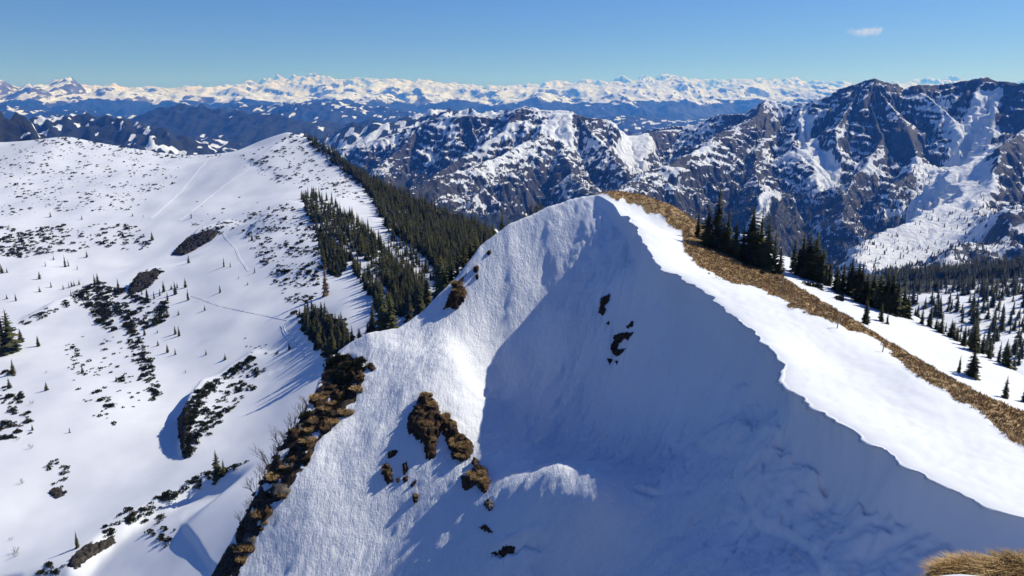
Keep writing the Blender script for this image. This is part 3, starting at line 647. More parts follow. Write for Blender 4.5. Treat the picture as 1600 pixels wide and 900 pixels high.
SPR_LOW = [spruce_crown(random.Random(200+i), tiers=11, nb=7, width=[.20, .23, .19, .21][i], detail=False) for i in range(4)]
def pine_bush(r, n, lobes=5, flat=.5, big=1.):
    """unit-radius cushion of upright needle tufts on low arching stems"""
    L = []; c = [(r.uniform(-.6, .6), r.uniform(-.6, .6), r.uniform(.45, .8)) for _ in range(lobes)]
    for k in range(n):
        cx, cy_, cr = r.choice(c); a = r.uniform(0, 6.28); el = math.asin(r.uniform(.02, 1)); rr = cr*r.uniform(.75, 1.05)
        p = np.array([cx+math.cos(a)*math.cos(el)*rr, cy_+math.sin(a)*math.cos(el)*rr, math.sin(el)*rr*flat*1.6+.02])
        d = np.array([math.cos(a)*math.cos(el)*.6, math.sin(a)*math.cos(el)*.6, .75]); s = r.uniform(.13, .24)*big
        e = np.cross(d, [r.uniform(-1, 1), r.uniform(-1, 1), r.uniform(-.4, .4)]); e = e/(np.linalg.norm(e)+1e-6)*s*.6; f = np.cross(d, e)
        q = p-d*s*.5
        L.append((np.array([q, p+e, p+d*s, p-e, p+f, p-f]), np.array([[0, 1, 2], [0, 2, 3], [0, 4, 2], [0, 2, 5]])))
    return join(L)
def pine_stems(r):
    return join([frustum((0, 0, -.15), (math.cos(a)*.6, math.sin(a)*.6, .35), .035, .015, 4) for a in [r.uniform(0, 6.28) for _ in range(5)]])
BUSH = []
for i in range(6):
    r_ = random.Random(300+i); V, Fc = pine_bush(r_, 170, 4+i % 4, [.5, .45, .6, .4, .55, .5][i]); sv, sf = pine_stems(r_)
    BUSH.append((mesh_from('pine_foliage', V, Fc, M_pine), mesh_from('pine_stems', sv, sf, M_bark)))
BUSH_LOW = [pine_bush(random.Random(400+i), 34, 3, .5, 1.6) for i in range(4)]

def ordinal(k): return ['first', 'second', 'third', 'fourth', 'fifth', 'sixth', 'seventh', 'eighth', 'ninth', 'tenth', 'eleventh', 'twelfth'][k] if k < 12 else '%d%s' % (k+1, 'th' if 10 < (k+1) % 100 < 14 else {1: 'st', 2: 'nd', 3: 'rd'}.get((k+1) % 10, 'th'))
def thing(name, label, cat, loc, rz=0, sc=1., group=None):
    o = bpy.data.objects.new(name, None); C.objects.link(o); o.location = loc; o.rotation_euler = (0, 0, rz)
    o.scale = sc if isinstance(sc, tuple) else (sc, sc, sc); o.empty_display_size = .1
    o['label'] = label; o['category'] = cat
    if group: o['group'] = group
    return o
def part(name, me, parent, loc=(0, 0, 0), rot=(0, 0, 0), sc=1., label=None):
    o = bpy.data.objects.new(name, me); C.objects.link(o); o.parent = parent; o.location = loc; o.rotation_euler = rot
    o.scale = sc if isinstance(sc, tuple) else (sc, sc, sc)
    if label: o['label'] = label
    return o
def single(name, me, label, cat, loc=(0, 0, 0), rot=(0, 0, 0), sc=1., group=None, kind=None):
    o = bpy.data.objects.new(name, me); C.objects.link(o); o.location = loc; o.rotation_euler = rot; o.scale = (sc, sc, sc)
    o['label'] = label; o['category'] = cat
    if group: o['group'] = group
    if kind: o['kind'] = kind
    return o

TREES = []     # (pixel height, x, y, z, metres, zone)
BUSHES = []
def ppm(x, y, z): return FPX/(y*cT-z*sT)      # photo pixels per metre there
def add_tree(x, y, z, h, zone): TREES.append((h*ppm(x, y, z), x, y, z, h, zone))
def add_bush(x, y, z, h, zone): BUSHES.append((h*ppm(x, y, z), x, y, z, h, zone))
def trees_px(look, L, zone, y0, y1):
    """trees given by (foot px, foot py, height in px)"""
    x, y, z, ok = hit(look, [p[0] for p in L], [p[1] for p in L], y0, y1)
    for i, p in enumerate(L):
        if ok[i]: add_tree(x[i], y[i], z[i], p[2]*1.12/ppm(x[i], y[i], z[i]), zone)
def in_poly(px, py, poly):
    c = np.zeros(px.shape, bool); n = len(poly); j = n-1
    for i in range(n):
        xi, yi = poly[i]; xj, yj = poly[j]
        c ^= ((yi > py) != (yj > py)) & (px < (xj-xi)*(py-yi)/((yj-yi) if yj != yi else 1e-9)+xi); j = i
    return c
def spread(look, poly, n, y0, y1, clump=0, seed=0, cs=25.):
    """n points spread over the ground that shows inside a photo polygon"""
    g = np.random.default_rng(seed); P = np.array(poly, float); lo, hi = P.min(0), P.max(0); out = []
    tries = 0; cnt = 0
    while cnt < n and tries < 12:
        q = g.uniform(lo, hi, (n*4, 2)); m = in_poly(q[:, 0], q[:, 1], poly)
        if clump: m &= fbm(q[:, 0]/cs, q[:, 1]/(cs*.5), 3, seed+50) > clump-.45+g.uniform(-.25, .25, len(q))
        q = q[m]; x, y, z, ok = hit(look, q[:, 0], q[:, 1], y0, y1, 500)
        out.append(np.stack([x, y, z], -1)[ok]); cnt += ok.sum(); tries += 1
    return np.vstack(out)[:n]
def forest(look, poly, n, hr, zone, y0, y1, clump=0, seed=0, sink=.3, cs=25.):
    g = np.random.default_rng(seed+1)
    for x, y, z in spread(look, poly, n, y0, y1, clump, seed, cs): add_tree(x, y, z-sink*.3, g.uniform(*hr)*g.uniform(.7, 1.1), zone)
def scrub(look, poly, n, hr, zone, y0, y1, clump=0, seed=0, cs=25.):
    g = np.random.default_rng(seed+1)
    for x, y, z in spread(look, poly, n, y0, y1, clump, seed, cs): add_bush(x, y, z, hr[0]*(hr[1]/hr[0])**(g.random()**1.8), zone)

# ---- spruces one by one
trees_px(near_look, [(1120,392,98),(1135,398,70),(1105,385,62),(1148,405,60),(1172,410,84),(1186,418,88),(1197,422,82),(1208,425,64),(1160,405,50),(1218,428,48),(1180,415,60),(1090,372,45),(1128,395,52)], 'grass_edge', 100, 190)
trees_px(near_look, [(1240,424,52),(1252,430,66),(1262,434,72),(1272,438,70),(1283,442,55),(1295,447,44),(1306,452,40),(1316,456,46),(1327,460,58),(1338,464,55),(1343,472,62),(1352,474,50),(1362,478,54),(1372,483,58),(1382,486,62),(1391,489,64),(1400,492,58),(1410,494,52),(1416,496,40),(1246,428,40),(1290,446,36),(1330,463,40),(1258,433,50),(1278,441,48),(1310,455,30),(1355,477,38),(1385,488,46)], 'snow_rim', 90, 190)
trees_px(near_look, [(1352,506,40),(1376,502,28),(1386,506,20),(1308,452,22),(1518,588,54),(1498,582,28),(1570,622,36),(1600,628,30),(1300,430,18)], 'snow_strip', 70, 190)
trees_px(near_look, [(1440,506,26),(1452,510,34),(1470,520,30),(1486,527,26),(1505,540,34),(1520,548,44),(1534,552,36),(1545,560,30),(1560,566,34),(1572,572,36),(1585,578,40),(1597,584,48),(1462,514,22),(1495,533,24),(1528,552,26),(1552,560,24)], 'snow_rim', 70, 190)
trees_px(basin_look, [(79,339,9),(128,343,8),(207,338,6),(224,339,4),(299,341,10),(307,352,6),(318,369,14),(325,365,12),(238,375,13),(136,402,11),(102,417,18),(107,416,11),(84,406,8),(71,416,8),(121,421,7),(62,436,12),(80,449,10),(62,456,10),(148,443,15),(153,443,16),(185,451,16),(161,445,6),(124,445,9),(116,447,9),(112,448,10),(108,450,10),(99,452,8),(111,461,9),(3,427,15),(11,426,8),(11,467,8),(25,470,12),(295,411,13),(350,417,15),(360,417,8),(256,456,17),(274,460,20),(277,450,9),(290,449,15),(294,469,18),(230,465,15),(222,460,10),(241,467,13),(344,457,12),(320,485,9),(245,499,14),(257,497,15),(279,492,8),(387,445,5),(394,376,12),(373,435,4),
     (8,552,58),(18,550,64),(2,556,50),(33,535,22),(60,541,17),(21,585,24),(15,607,18),(73,610,14),(116,575,10),(129,582,12),(182,596,9),(51,672,10),(109,676,9),(246,520,6),(274,522,14),(280,525,17),(247,540,9),(262,551,14),(274,554,11),(322,554,8),(352,562,10),(290,582,6),(226,524,12),(250,462,12),(262,470,14),(268,452,8),(452,546,12),(398,426,10)], 'bowl', 100, 1400)
trees_px(basin_look, [(121,856,28),(340,748,46),(350,742,26)], 'lower_rib', 100, 400)
trees_px(basin_look, [(598,522,84),(612,520,60),(583,524,50),(538,552,50),(551,542,34),(562,540,28),(640,500,46),(655,490,52),(668,478,48),(690,462,60),(700,455,50),(575,528,26),(520,556,44)], 'behind_corner', 100, 500)
ridge_back = [(785,368,44),(772,378,30),(795,366,26),(830,345,36),(838,340,28),(846,336,24),(820,350,24),(855,334,20),(725,420,56),(735,410,46),(715,430,52),(745,400,40),(705,440,40),(752,392,34),(695,450,46),(728,425,40)]
for px, py, h in ridge_back:
    k = float(np.interp(px, [p[0] for p in EDGE], [p[2] for p in EDGE]))+random.uniform(5, 9)
    x = at(px, py, k)[0]; z = float(near_look(np.array([x]), np.array([k]))[0]); top = at(px, py-h, k)[2]
    if top-z > 1: add_tree(x, k, z-.3, top-z+.3, 'ridge_back')
# ---- forests
FB = dict(y0=120, y1=1400)
forest(basin_look, [(475,212),(520,236),(560,266),(640,308),(700,333),(770,357),(770,380),(735,400),(705,430),(690,440),(668,405),(630,378),(600,352),(585,325),(572,298),(545,268),(505,236)], 1500, (6, 11), 'flank', seed=11, clump=.0, **FB)
forest(basin_look, [(470,310),(490,303),(520,318),(560,348),(590,372),(610,405),(640,430),(668,452),(662,470),(640,486),(615,470),(595,440),(570,408),(545,388),(515,368),(480,338)], 620, (6, 10), 'flank', seed=12, **FB)
forest(basin_look, [(596,352),(640,390),(690,440),(668,452),(640,425),(605,395)], 60, (5, 9), 'flank', seed=13, **FB)
forest(basin_look, [(545,402),(580,430),(600,462),(640,488),(610,505),(585,480),(560,440)], 130, (5, 9), 'flank', seed=14, **FB)
forest(basin_look, [(478,340),(520,372),(548,400),(540,420),(528,432),(512,430),(498,400),(494,372)], 160, (4, 7), 'spur', seed=15, **FB)
forest(basin_look, [(468,490),(500,478),(530,500),(548,530),(560,560),(520,570),(495,545),(470,515)], 130, (4, 8), 'spur', seed=16, **FB)
forest(basin_look, [(690,340),(760,358),(768,372),(730,385),(700,360)], 60, (5, 9), 'flank', seed=17, **FB)
forest(basin_look, [(470,209),(520,236),(560,266),(640,308),(700,333),(700,345),(640,330),(590,310),(560,285),(520,256),(490,228)], 520, (4, 8), 'flank', seed=18, **FB)
VB = dict(y0=215, y1=1900)
forest(valley_look, [(1418,452),(1600,470),(1600,585),(1500,545),(1430,500)], 130, (6, 13), 'valley', seed=21, **VB)
forest(valley_look, [(1390,420),(1600,425),(1600,470),(1418,455)], 260, (7, 14), 'valley', seed=22, **VB)
forest(valley_look, [(1330,405),(1600,380),(1600,430),(1400,440)], 800, (9, 16), 'valley_far', seed=23, **VB)
# ---- dwarf pines
scrub(basin_look, [(0,228),(110,222),(200,236),(290,248),(270,290),(200,330),(120,330),(0,340)], 800, (.6, 2.6), 'upper_slope', clump=.32, seed=31, **FB)
scrub(basin_look, [(55,219),(110,214),(150,222),(230,236),(290,242),(345,240),(345,246),(280,248),(200,240),(120,226),(60,226)], 130, (1.2, 3.2), 'crest', seed=32, **FB)
scrub(basin_look, [(375,244),(450,214),(490,224),(545,270),(570,320),(540,310),(470,295),(420,280),(380,262)], 300, (.8, 3.0), 'summit', clump=.30, seed=33, **FB)
scrub(basin_look, [(455,206),(490,215),(560,268),(600,296),(585,320),(550,280),(500,240),(460,216)], 160, (1.5, 3.5), 'summit', seed=34, **FB)
scrub(basin_look, [(0,375),(60,355),(120,350),(200,350),(238,368),(232,395),(160,385),(90,398),(20,405),(0,402)], 300, (1.0, 3.4), 'band', clump=.28, seed=35, **FB)
scrub(basin_look, [(118,456),(150,438),(195,452),(235,470),(270,475),(262,500),(215,520),(180,525),(150,505),(128,480)], 320, (1.2, 3.4), 'thicket', clump=.22, seed=36, **FB)
scrub(basin_look, [(20,506),(110,466),(122,448),(150,446),(120,475),(60,500),(28,512)], 60, (1.0, 2.6), 'band', seed=37, **FB)
scrub(basin_look, [(195,505),(215,515),(235,560),(250,610),(240,625),(225,590),(205,545)], 150, (.9, 2.3), 'thicket', seed=38, **FB)
scrub(basin_look, [(100,520),(190,520),(230,560),(225,620),(170,680),(140,670),(110,600)], 120, (.7, 2.2), 'thicket', clump=.40, seed=39, **FB)
scrub(basin_look, [(392,330),(450,318),(480,345),(495,385),(500,440),(490,480),(455,478),(430,440),(395,400),(380,360)], 420, (.8, 2.6), 'spur', clump=.28, seed=40, **FB)
scrub(basin_look, [(395,552),(405,565),(400,610),(350,650),(320,690),(290,716),(282,690),(284,645),(310,612),(350,588)], 240, (.8, 2.2), 'step', clump=.15, seed=41, **FB)
scrub(basin_look, [(395,552),(350,586),(308,612),(288,645),(286,712),(296,716),(302,650),(330,612),(380,575)], 90, (1.2, 2.4), 'step', seed=42, **FB)
scrub(basin_look, [(0,570),(25,590),(50,660),(48,682),(0,690)], 60, (1.0, 2.6), 'edge', clump=.15, seed=43, **FB)
scrub(basin_look, [(70,722),(95,712),(108,722),(106,745),(108,770),(85,776),(80,752)], 22, (.9, 1.5), 'mound', seed=44, **FB)
scrub(basin_look, [(400,716),(335,738),(300,745),(280,765),(240,775),(205,792),(165,820),(150,840),(165,845),(210,815),(250,795),(300,766),(340,752)], 75, (.9, 1.9), 'lower_rib', seed=45, **FB)
scrub(basin_look, [(225,812),(245,800),(280,820),(280,850),(265,858),(240,845)], 18, (.9, 1.6), 'lower_rib', seed=46, **FB)
scrub(basin_look, [(52,892),(75,880),(100,886),(90,898),(60,898)], 14, (.9, 1.5), 'lower_rib', seed=47, **FB)
scrub(basin_look, [(268,396),(310,362),(345,345),(398,338),(390,348),(330,372),(290,398)], 60, (.9, 2.2), 'band', seed=48, **FB)
scrub(basin_look, [(200,455),(225,432),(250,415),(255,425),(230,450),(208,462)], 40, (1.0, 2.2), 'thicket', seed=49, **FB)
scrub(basin_look, [(478,340),(548,402),(535,432),(500,420)], 90, (1.2, 3.0), 'spur', seed=51, **FB)
scrub(basin_look, [(458,488),(540,500),(562,555),(520,575),(480,530)], 110, (1.2, 2.8), 'spur', seed=52, **FB)
scrub(basin_look, [(120,458),(150,440),(192,452),(180,470),(200,486),(170,500),(140,488)], 130, (1.4, 2.8), 'thicket', seed=57, **FB)
scrub(basin_look, [(275,396),(312,366),(350,350),(345,362),(300,392)], 60, (1.2, 2.4), 'band', seed=58, **FB)
scrub(basin_look, [(202,456),(226,434),(250,420),(246,438),(222,456)], 60, (1.4, 2.6), 'thicket', seed=59, **FB)
scrub(basin_look, [(0,352),(50,352),(110,362),(100,385),(40,398),(0,392)], 120, (1.4, 3.0), 'band', clump=.15, seed=60, **FB)
scrub(basin_look, [(240,320),(400,300),(420,340),(300,352)], 20, (.8, 2.0), 'band', clump=.3, seed=53, **FB)
scrub(basin_look, [(380,520),(440,540),(450,570),(400,600)], 26, (.6, 1.3), 'spur', clump=.3, seed=54, **FB)
scrub(near_look, [(1080,350),(1150,385),(1190,412),(1230,430),(1225,440),(1180,425),(1110,385)], 26, (.7, 1.5), 'grass', y0=90, y1=190, seed=55)
scrub(near_look, [(1210,410),(1310,455),(1330,470),(1300,470),(1225,425)], 14, (.6, 1.2), 'grass', y0=90, y1=190, seed=56)

TREE_INFO = {
 'grass_edge': ('tall dark spruce at the far edge of the brown grass strip', 'spruces beside the brown grass strip'),
 'snow_rim': ('spruce in the row along the rim of the snow strip above the valley', 'spruces along the rim above the valley'),
 'snow_strip': ('small spruce standing alone on the white snow strip beside brown grass', 'small spruces on the snow strip'),
 'bowl': ('spruce standing out on the open white snow of the bowl', 'scattered spruces in the snow bowl'),
 'lower_rib': ('spruce beside the rocky rib at the foot of the snow bowl', 'spruces by the lower rib'),
 'behind_corner': ('large spruce in the gully behind the left corner of the snow face', 'spruces behind the snow face corner'),
 'ridge_back': ('dark spruce top showing behind the snow crest of the near peak', 'spruces behind the near crest'),
 'flank': ('spruce in the dense forest on the flank of the rounded ridge', 'forest on the ridge flank'),
 'spur': ('short spruce on the dark spur between snow bowl and forest', 'spruces on the dark spur'),
 'valley': ('spruce on the snowy valley slope under the rocky massif', 'spruces on the valley slope'),
 'valley_far': ('distant spruce in the dark wood at the foot of the rocky massif', 'spruces at the foot of the massif')}
BUSH_INFO = {
 'upper_slope': ('dwarf pine on the high snow slope under the far crest of the bowl', 'dwarf pines on the high slope'),
 'crest': ('dwarf pine along the far crest line of the snow bowl', 'dwarf pines on the crest line'),
 'summit': ('dwarf pine around the rounded summit above the forest', 'dwarf pines at the rounded summit'),
 'band': ('dwarf pine in the dark band across the middle of the snow bowl', 'dwarf pines in the middle band'),
 'thicket': ('dwarf pine in the thick dark clump on the bowl floor', 'dwarf pines in the bowl thicket'),
 'spur': ('dwarf pine on the slope beside the dark spur', 'dwarf pines by the spur'),
 'step': ('dwarf pine on the rock step that throws the long blue shadow', 'dwarf pines on the rock step'),
 'edge': ('dwarf pine in the patch below the tall spruces of the bowl', 'dwarf pines below the tall spruces'),
 'mound': ('dwarf pine on the small lone mound in open snow', 'dwarf pines on the lone mound'),
 'lower_rib': ('dwarf pine along the rocky rib at the foot of the bowl', 'dwarf pines on the lower rib'),
 'grass': ('low pine bush at the upper edge of the brown grass strip', 'pine bushes at the grass strip')}
def place_plants():
    g = np.random.default_rng(5)
    rows = {'grass_edge': '%s tall spruce beside the brown grass, counted from the snowy summit', 'snow_rim': '%s spruce of the rim row, counted from the brown grass', 'ridge_back': '%s spruce behind the near snow crest, counted from its summit', 'behind_corner': '%s spruce in the gully behind the snow corner, counted from the rib'}
    LAB = {}
    for zn, txt in rows.items():
        L = sorted([t for t in TREES if t[5] == zn], key=lambda t: t[1]*(-1 if zn == 'ridge_back' else 1))
        for k, t in enumerate(L): LAB[id(t)] = txt % ordinal(k)
    TT = sorted(TREES, key=lambda t: -t[0]*(2.2 if t[5] == 'bowl' else 1))
    TREES.sort(key=lambda t: -t[0]*(2.2 if t[5] == 'bowl' else 1)); BUSHES.sort(key=lambda t: -t[0])
    for tr_ in TT[:300]:
        ph, x, y, z, h, zone = tr_; lab, grp = TREE_INFO[zone]; lab = LAB.get(id(tr_), lab); cr, tr = SPR[int(g.integers(len(SPR)))]; w = g.uniform(.75, 1.4)
        o = thing('spruce_tree', lab, 'spruce', (x, y, z-.12), g.uniform(0, 6.28), (h*w, h*w, h), grp)
        part('crown', cr, o); part('trunk', tr, o)
    def low(L, src, mat, name, label, cat, k0, zs):
        Vs = []; Fs = []; o = 0
        for i, (ph, x, y, z, h, zone) in enumerate(L):
            V, Fc = src[i % len(src)]; a = g.uniform(0, 6.28); c_, s_ = math.cos(a), math.sin(a); w = h*k0*g.uniform(.8, 1.25)
            Q = np.stack([(V[:, 0]*c_-V[:, 1]*s_)*w+x, (V[:, 0]*s_+V[:, 1]*c_)*w+y, V[:, 2]*h*zs+z-.1], -1)
            Vs.append(Q); Fs.append(Fc+o); o += len(Q)
        single(name, mesh_from(name, np.vstack(Vs), np.vstack(Fs), mat), label, cat, kind='stuff')
    low(TREES[300:], SPR_LOW, M_needle_far, 'spruce_wood', 'mass of smaller spruces filling the forest behind the larger ones', 'forest', 1.1, 1.)
    for k, (ph, x, y, z, h, zone) in enumerate(BUSHES[:300]):
        lab, grp = BUSH_INFO[zone]; fo, st = BUSH[int(g.integers(len(BUSH)))]; w = h*g.uniform(.6, 1.0)
        o = thing('dwarf_pine', lab, 'dwarf pine', (x, y, z-.08), g.uniform(0, 6.28), (w, w*g.uniform(.7, 1.1), h), grp)
        part('foliage', fo, o); part('stems', st, o)
    low(BUSHES[300:], BUSH_LOW, M_pine, 'dwarf_pine_scrub', 'countless small dwarf pines scattered over the snow slopes', 'scrub', .72, .95)
# ==================================================================== OUTCROPS, TUSSOCKS, SHRUBS, POSTS
def blades(r, n, rad, h, spreadf=.6, base=None, wid=.03):
    V = []; Fc = []
    for k in range(n):
        a = r.uniform(0, 6.28); q = rad*math.sqrt(r.random()); b = np.array([math.cos(a)*q, math.sin(a)*q, 0 if base is None else base(q)])
        o = r.uniform(0, 6.28); hh = h*r.uniform(.5, 1.2); out = np.array([math.cos(a)*.6+math.cos(o)*.6, math.sin(a)*.6+math.sin(o)*.6, 0])*spreadf*hh
        m = b+out*.45+[0, 0, hh*.75]; t = b+out*1.25+[0, 0, hh*.70]; w = np.array([-math.sin(o), math.cos(o), 0])*wid*r.uniform(.6, 1.3); i = len(V)
        V += [b-w, b+w, m-w*.7, m+w*.7, t]; Fc += [[i, i+1, i+3], [i, i+3, i+2], [i+2, i+3, i+4]]
    return np.array(V), np.array(Fc)
def mound(r, n=10, m=5, rough=.18, top=.75):
    """rough half dome of unit radius"""
    V = []; seed = r.randrange(9999)
    for j in range(m+1):
        el = math.pi/2*j/m
        for i in range(n):
            a = i*2*math.pi/n; rr = 1+rough*float(fbm(np.array([math.cos(a)*1.7+seed]), np.array([math.sin(a)*1.7+j*.7]), 2, 5)[0])*1.6
            V.append([math.cos(a)*math.cos(el)*rr, math.sin(a)*math.cos(el)*rr, math.sin(el)*top*rr-.25*(j == 0)])
    Fc = []
    for j in range(m):
        for i in range(n):
            a, b, c, d = j*n+i, j*n+(i+1) % n, (j+1)*n+(i+1) % n, (j+1)*n+i
            Fc += [[a, b, c], [a, c, d]]
    return np.array(V), np.array(Fc)
TUS = []
for i in range(5):
    r_ = random.Random(500+i); mv, mf = mound(r_, 11, 4, .2, .62); bv, bf = blades(r_, 300, .98, .42, .9, lambda q: .60*math.sqrt(max(0, 1-q*q)), .035)
    TUS.append((mesh_from('tussock_mound', mv, mf, M_soil, smooth=True), mesh_from('tussock_blades', bv, bf, M_straw)))
def tussock(parent, loc, sc, rz, i):
    """a tussock of an outcrop: mound (part) with its blades (sub-part)"""
    m_ = part('grass_tussock', TUS[i % 5][0], parent, loc, (0, 0, rz), sc); part('grass_blades', TUS[i % 5][1], m_)
    return m_
def patch_mesh(name, outline, look, y0, y1, thick, mat, step, seed, jag=1.):
    """rough rock that stands out of the slope inside a photo outline; returns mesh in world metres about its centre"""
    ox, oy, oz, ok = hit(look, [p[0] for p in outline], [p[1] for p in outline], y0, y1)
    O = np.stack([ox, oy, oz], -1)[ok]; c = O.mean(0)
    e = .6; zc = lambda x, y: look(np.array([x]), np.array([y]))[0]
    gx = (zc(c[0]+e, c[1])-zc(c[0]-e, c[1]))/(2*e); gy = (zc(c[0], c[1]+e)-zc(c[0], c[1]-e))/(2*e)
    n = np.array([-gx, -gy, 1]); n /= np.linalg.norm(n); t1 = np.cross([0, 1, 0], n); t1 /= np.linalg.norm(t1); t2 = np.cross(n, t1)
    P = np.stack([(O-c)@t1, (O-c)@t2], -1)
    a = np.arange(P[:, 0].min()-step*2, P[:, 0].max()+step*3, step); b = np.arange(P[:, 1].min()-step*2, P[:, 1].max()+step*3, step)
    B, A = np.meshgrid(b, a, indexing='ij')
    A2 = A+step*.8*jag*fbm(A/(step*3), B/(step*3), 3, seed); B2 = B+step*.8*jag*fbm(A/(step*3)+9, B/(step*3)+4, 3, seed+1)
    ins = in_poly(A2, B2, [tuple(p) for p in P])
    dist = np.full(A.shape, 1e9)
    for p, q in zip(P, np.roll(P, -1, 0)):
        ab = q-p; t = np.clip(((A2-p[0])*ab[0]+(B2-p[1])*ab[1])/max((ab**2).sum(), 1e-9), 0, 1)
        dist = np.minimum(dist, np.hypot(A2-p[0]-t*ab[0], B2-p[1]-t*ab[1]))
    sgn = np.where(ins, dist, -dist)
    w = c+A[..., None]*t1+B[..., None]*t2
    ground = look(w[..., 0], w[..., 1])
    up = thick*np.clip(sgn/(thick*.8)+.1, -.8, 1)*(.55+.6*ridged(A/(thick*2.2), B/(thick*2.2), 4, seed+3))+.45*thick*fbm(A/(step*2.2), B/(step*2.2), 3, seed+5)*(sgn > 0)
    W = np.stack([w[..., 0], w[..., 1], ground], -1)+n*up[..., None]
    keep = sgn > -step*1.6
    idx = -np.ones(A.shape, int); idx[keep] = np.arange(keep.sum())
    q = np.stack([idx[:-1, :-1], idx[:-1, 1:], idx[1:, 1:], idx[1:, :-1]], -1).reshape(-1, 4); q = q[(q >= 0).all(1)]
    V = W[keep]-c
    return mesh_from(name, V, q, mat), c, n, (ins, w, ground, sgn)
NEAR = dict(y0=40, y1=170)
OUT = [
 ('grassy_outcrop', [(640,650),(655,625),(672,620),(682,632),(690,650),(712,658),(715,672),(735,690),(740,705),(733,720),(718,722),(708,718),(700,690),(690,672),(682,690),(680,712),(668,715),(662,695),(650,680),(636,672)], 1.1, .28, 30, 'large brown grassy rock outcrop in the middle of the snow face'),
 ('grassy_outcrop', [(722,748),(735,744),(740,735),(738,720),(745,717),(752,730),(762,732),(763,760),(758,775),(752,768),(745,758),(730,765),(723,762)], .6, .2, 9, 'crooked dark outcrop with grass tufts just below the large brown one'),
 ('grassy_outcrop', [(597,728),(606,724),(613,735),(614,752),(606,756),(598,745)], .5, .16, 4, 'rounded dark rock with a brown cap on the shaded snow, left of tiny stones'),
 ('grassy_outcrop', [(693,482),(700,465),(708,445),(714,425),(724,418),(729,430),(722,442),(728,455),(724,470),(712,486),(703,480)], .9, .22, 9, 'sunlit brown crag on the left skyline of the snow face'),
 ('rock_outcrop', [(628,725),(636,722),(638,735),(631,743)], .35, .12, 0, 'small upright dark stone beside the rounded brown-capped rock'),
 ('rock_outcrop', [(606,707),(614,703),(622,705),(618,712),(607,717)], .3, .12, 0, 'thin dark rock sliver above the rounded brown-capped rock'),
 ('rock_outcrop', [(629,746),(637,743),(638,751),(632,754)], .3, .11, 0, 'small square stone under the upright dark stone'),
 ('rock_outcrop', [(619,749),(624,746),(625,752),(621,755)], .25, .1, 0, 'tiny pointed stone between two larger stones on shaded snow'),
 ('rock_outcrop', [(641,759),(650,749),(651,753),(644,762)], .25, .1, 0, 'narrow slanting stone on shaded snow'),
 ('rock_outcrop', [(645,772),(651,771),(653,784),(646,787)], .3, .1, 1, 'little brown stone at the edge of the lit snow patch'),
 ('rock_outcrop', [(757,787),(766,779),(772,790),(769,798),(759,796)], .4, .14, 0, 'lone grey block below the crooked dark outcrop'),
 ('rock_outcrop', [(744,824),(752,825),(759,820),(771,833),(757,829)], .3, .14, 0, 'flat dark rock showing through low on the lit snow'),
 ('rock_outcrop', [(764,862),(778,866),(790,856),(806,853),(803,862),(786,870),(772,868)], .35, .16, 0, 'black rock gap under a snow lip near the foot of the face'),
 ('rock_outcrop', [(940,466),(953,459),(952,470),(944,480),(948,484),(942,493),(935,490),(938,480)], .35, .15, 0, 'upper black rock patch in the blue shaded snow'),
 ('rock_outcrop', [(960,526),(975,516),(982,517),(989,523),(984,528),(976,526),(968,536),(966,542),(978,546),(972,551),(966,556),(957,550),(953,541),(960,536)], .4, .15, 0, 'hooked black rock patch in the middle of the blue shaded snow'),
 ('rock_outcrop', [(948,560),(957,562),(953,571)], .25, .1, 0, 'small black rock chip just under the hooked patch'),
 ('rock_outcrop', [(961,564),(966,564),(964,571)], .2, .09, 0, 'tiny black rock chip under the hooked patch'),
 ('rock_outcrop', [(979,511),(990,502),(989,510),(982,513)], .25, .1, 0, 'thin black rock splinter above the hooked patch'),
 ('rock_outcrop', [(947,504),(952,503),(952,509)], .2, .09, 0, 'tiny black rock dot between the two black patches'),
 ('rock_outcrop', [(739,418),(747,414),(748,424),(741,427)], .4, .14, 1, 'dark stone beside the sunlit brown crag'),
 ('rock_outcrop', [(743,428),(748,428),(748,436),(743,436)], .35, .13, 0, 'small dark stone under another beside the brown crag'),
 ('rock_outcrop', [(760,394),(766,390),(768,396),(762,399)], .3, .12, 0, 'small dark stone on the bright upper shoulder of the face'),
 ('rock_outcrop', [(572,572),(580,566),(588,576),(580,582)], .3, .13, 1, 'dark stone near the left corner of the lit snow'),
]
rq = random.Random(77)
for k, (nm, ol, th, stp, nt, lab) in enumerate(OUT):
    me, c, n, info = patch_mesh('rock', ol, near_look, 40, 170, th, M_rock if (nt == 0 and 'grey' in lab) else M_soil, stp*.8, 600+k*7, 2.2)
    if nt == 0:
        single(nm, me, lab, 'rock', tuple(c)); continue
    o = thing(nm, lab, 'outcrop', tuple(c)); part('rock', me, o)
    ins, w, ground, sgn = info; cand = np.argwhere((sgn > (.25 if nt > 5 else .05)))
    # tussocks crowd along the upper, sunny side
    for q in range(nt):
        i, j = cand[rq.randrange(len(cand))]; i2, j2 = cand[rq.randrange(len(cand))]
        if w[i2, j2, 2]+w[i2, j2, 0]*.5 > w[i, j, 2]+w[i, j, 0]*.5: i, j = i2, j2
        s_ = rq.uniform(.38, .85)*(1 if nt > 5 else .5); p = np.array([w[i, j, 0], w[i, j, 1], ground[i, j]])+n*th*.55-c
        tussock(o, tuple(p), s_, rq.uniform(0, 6.28), q)
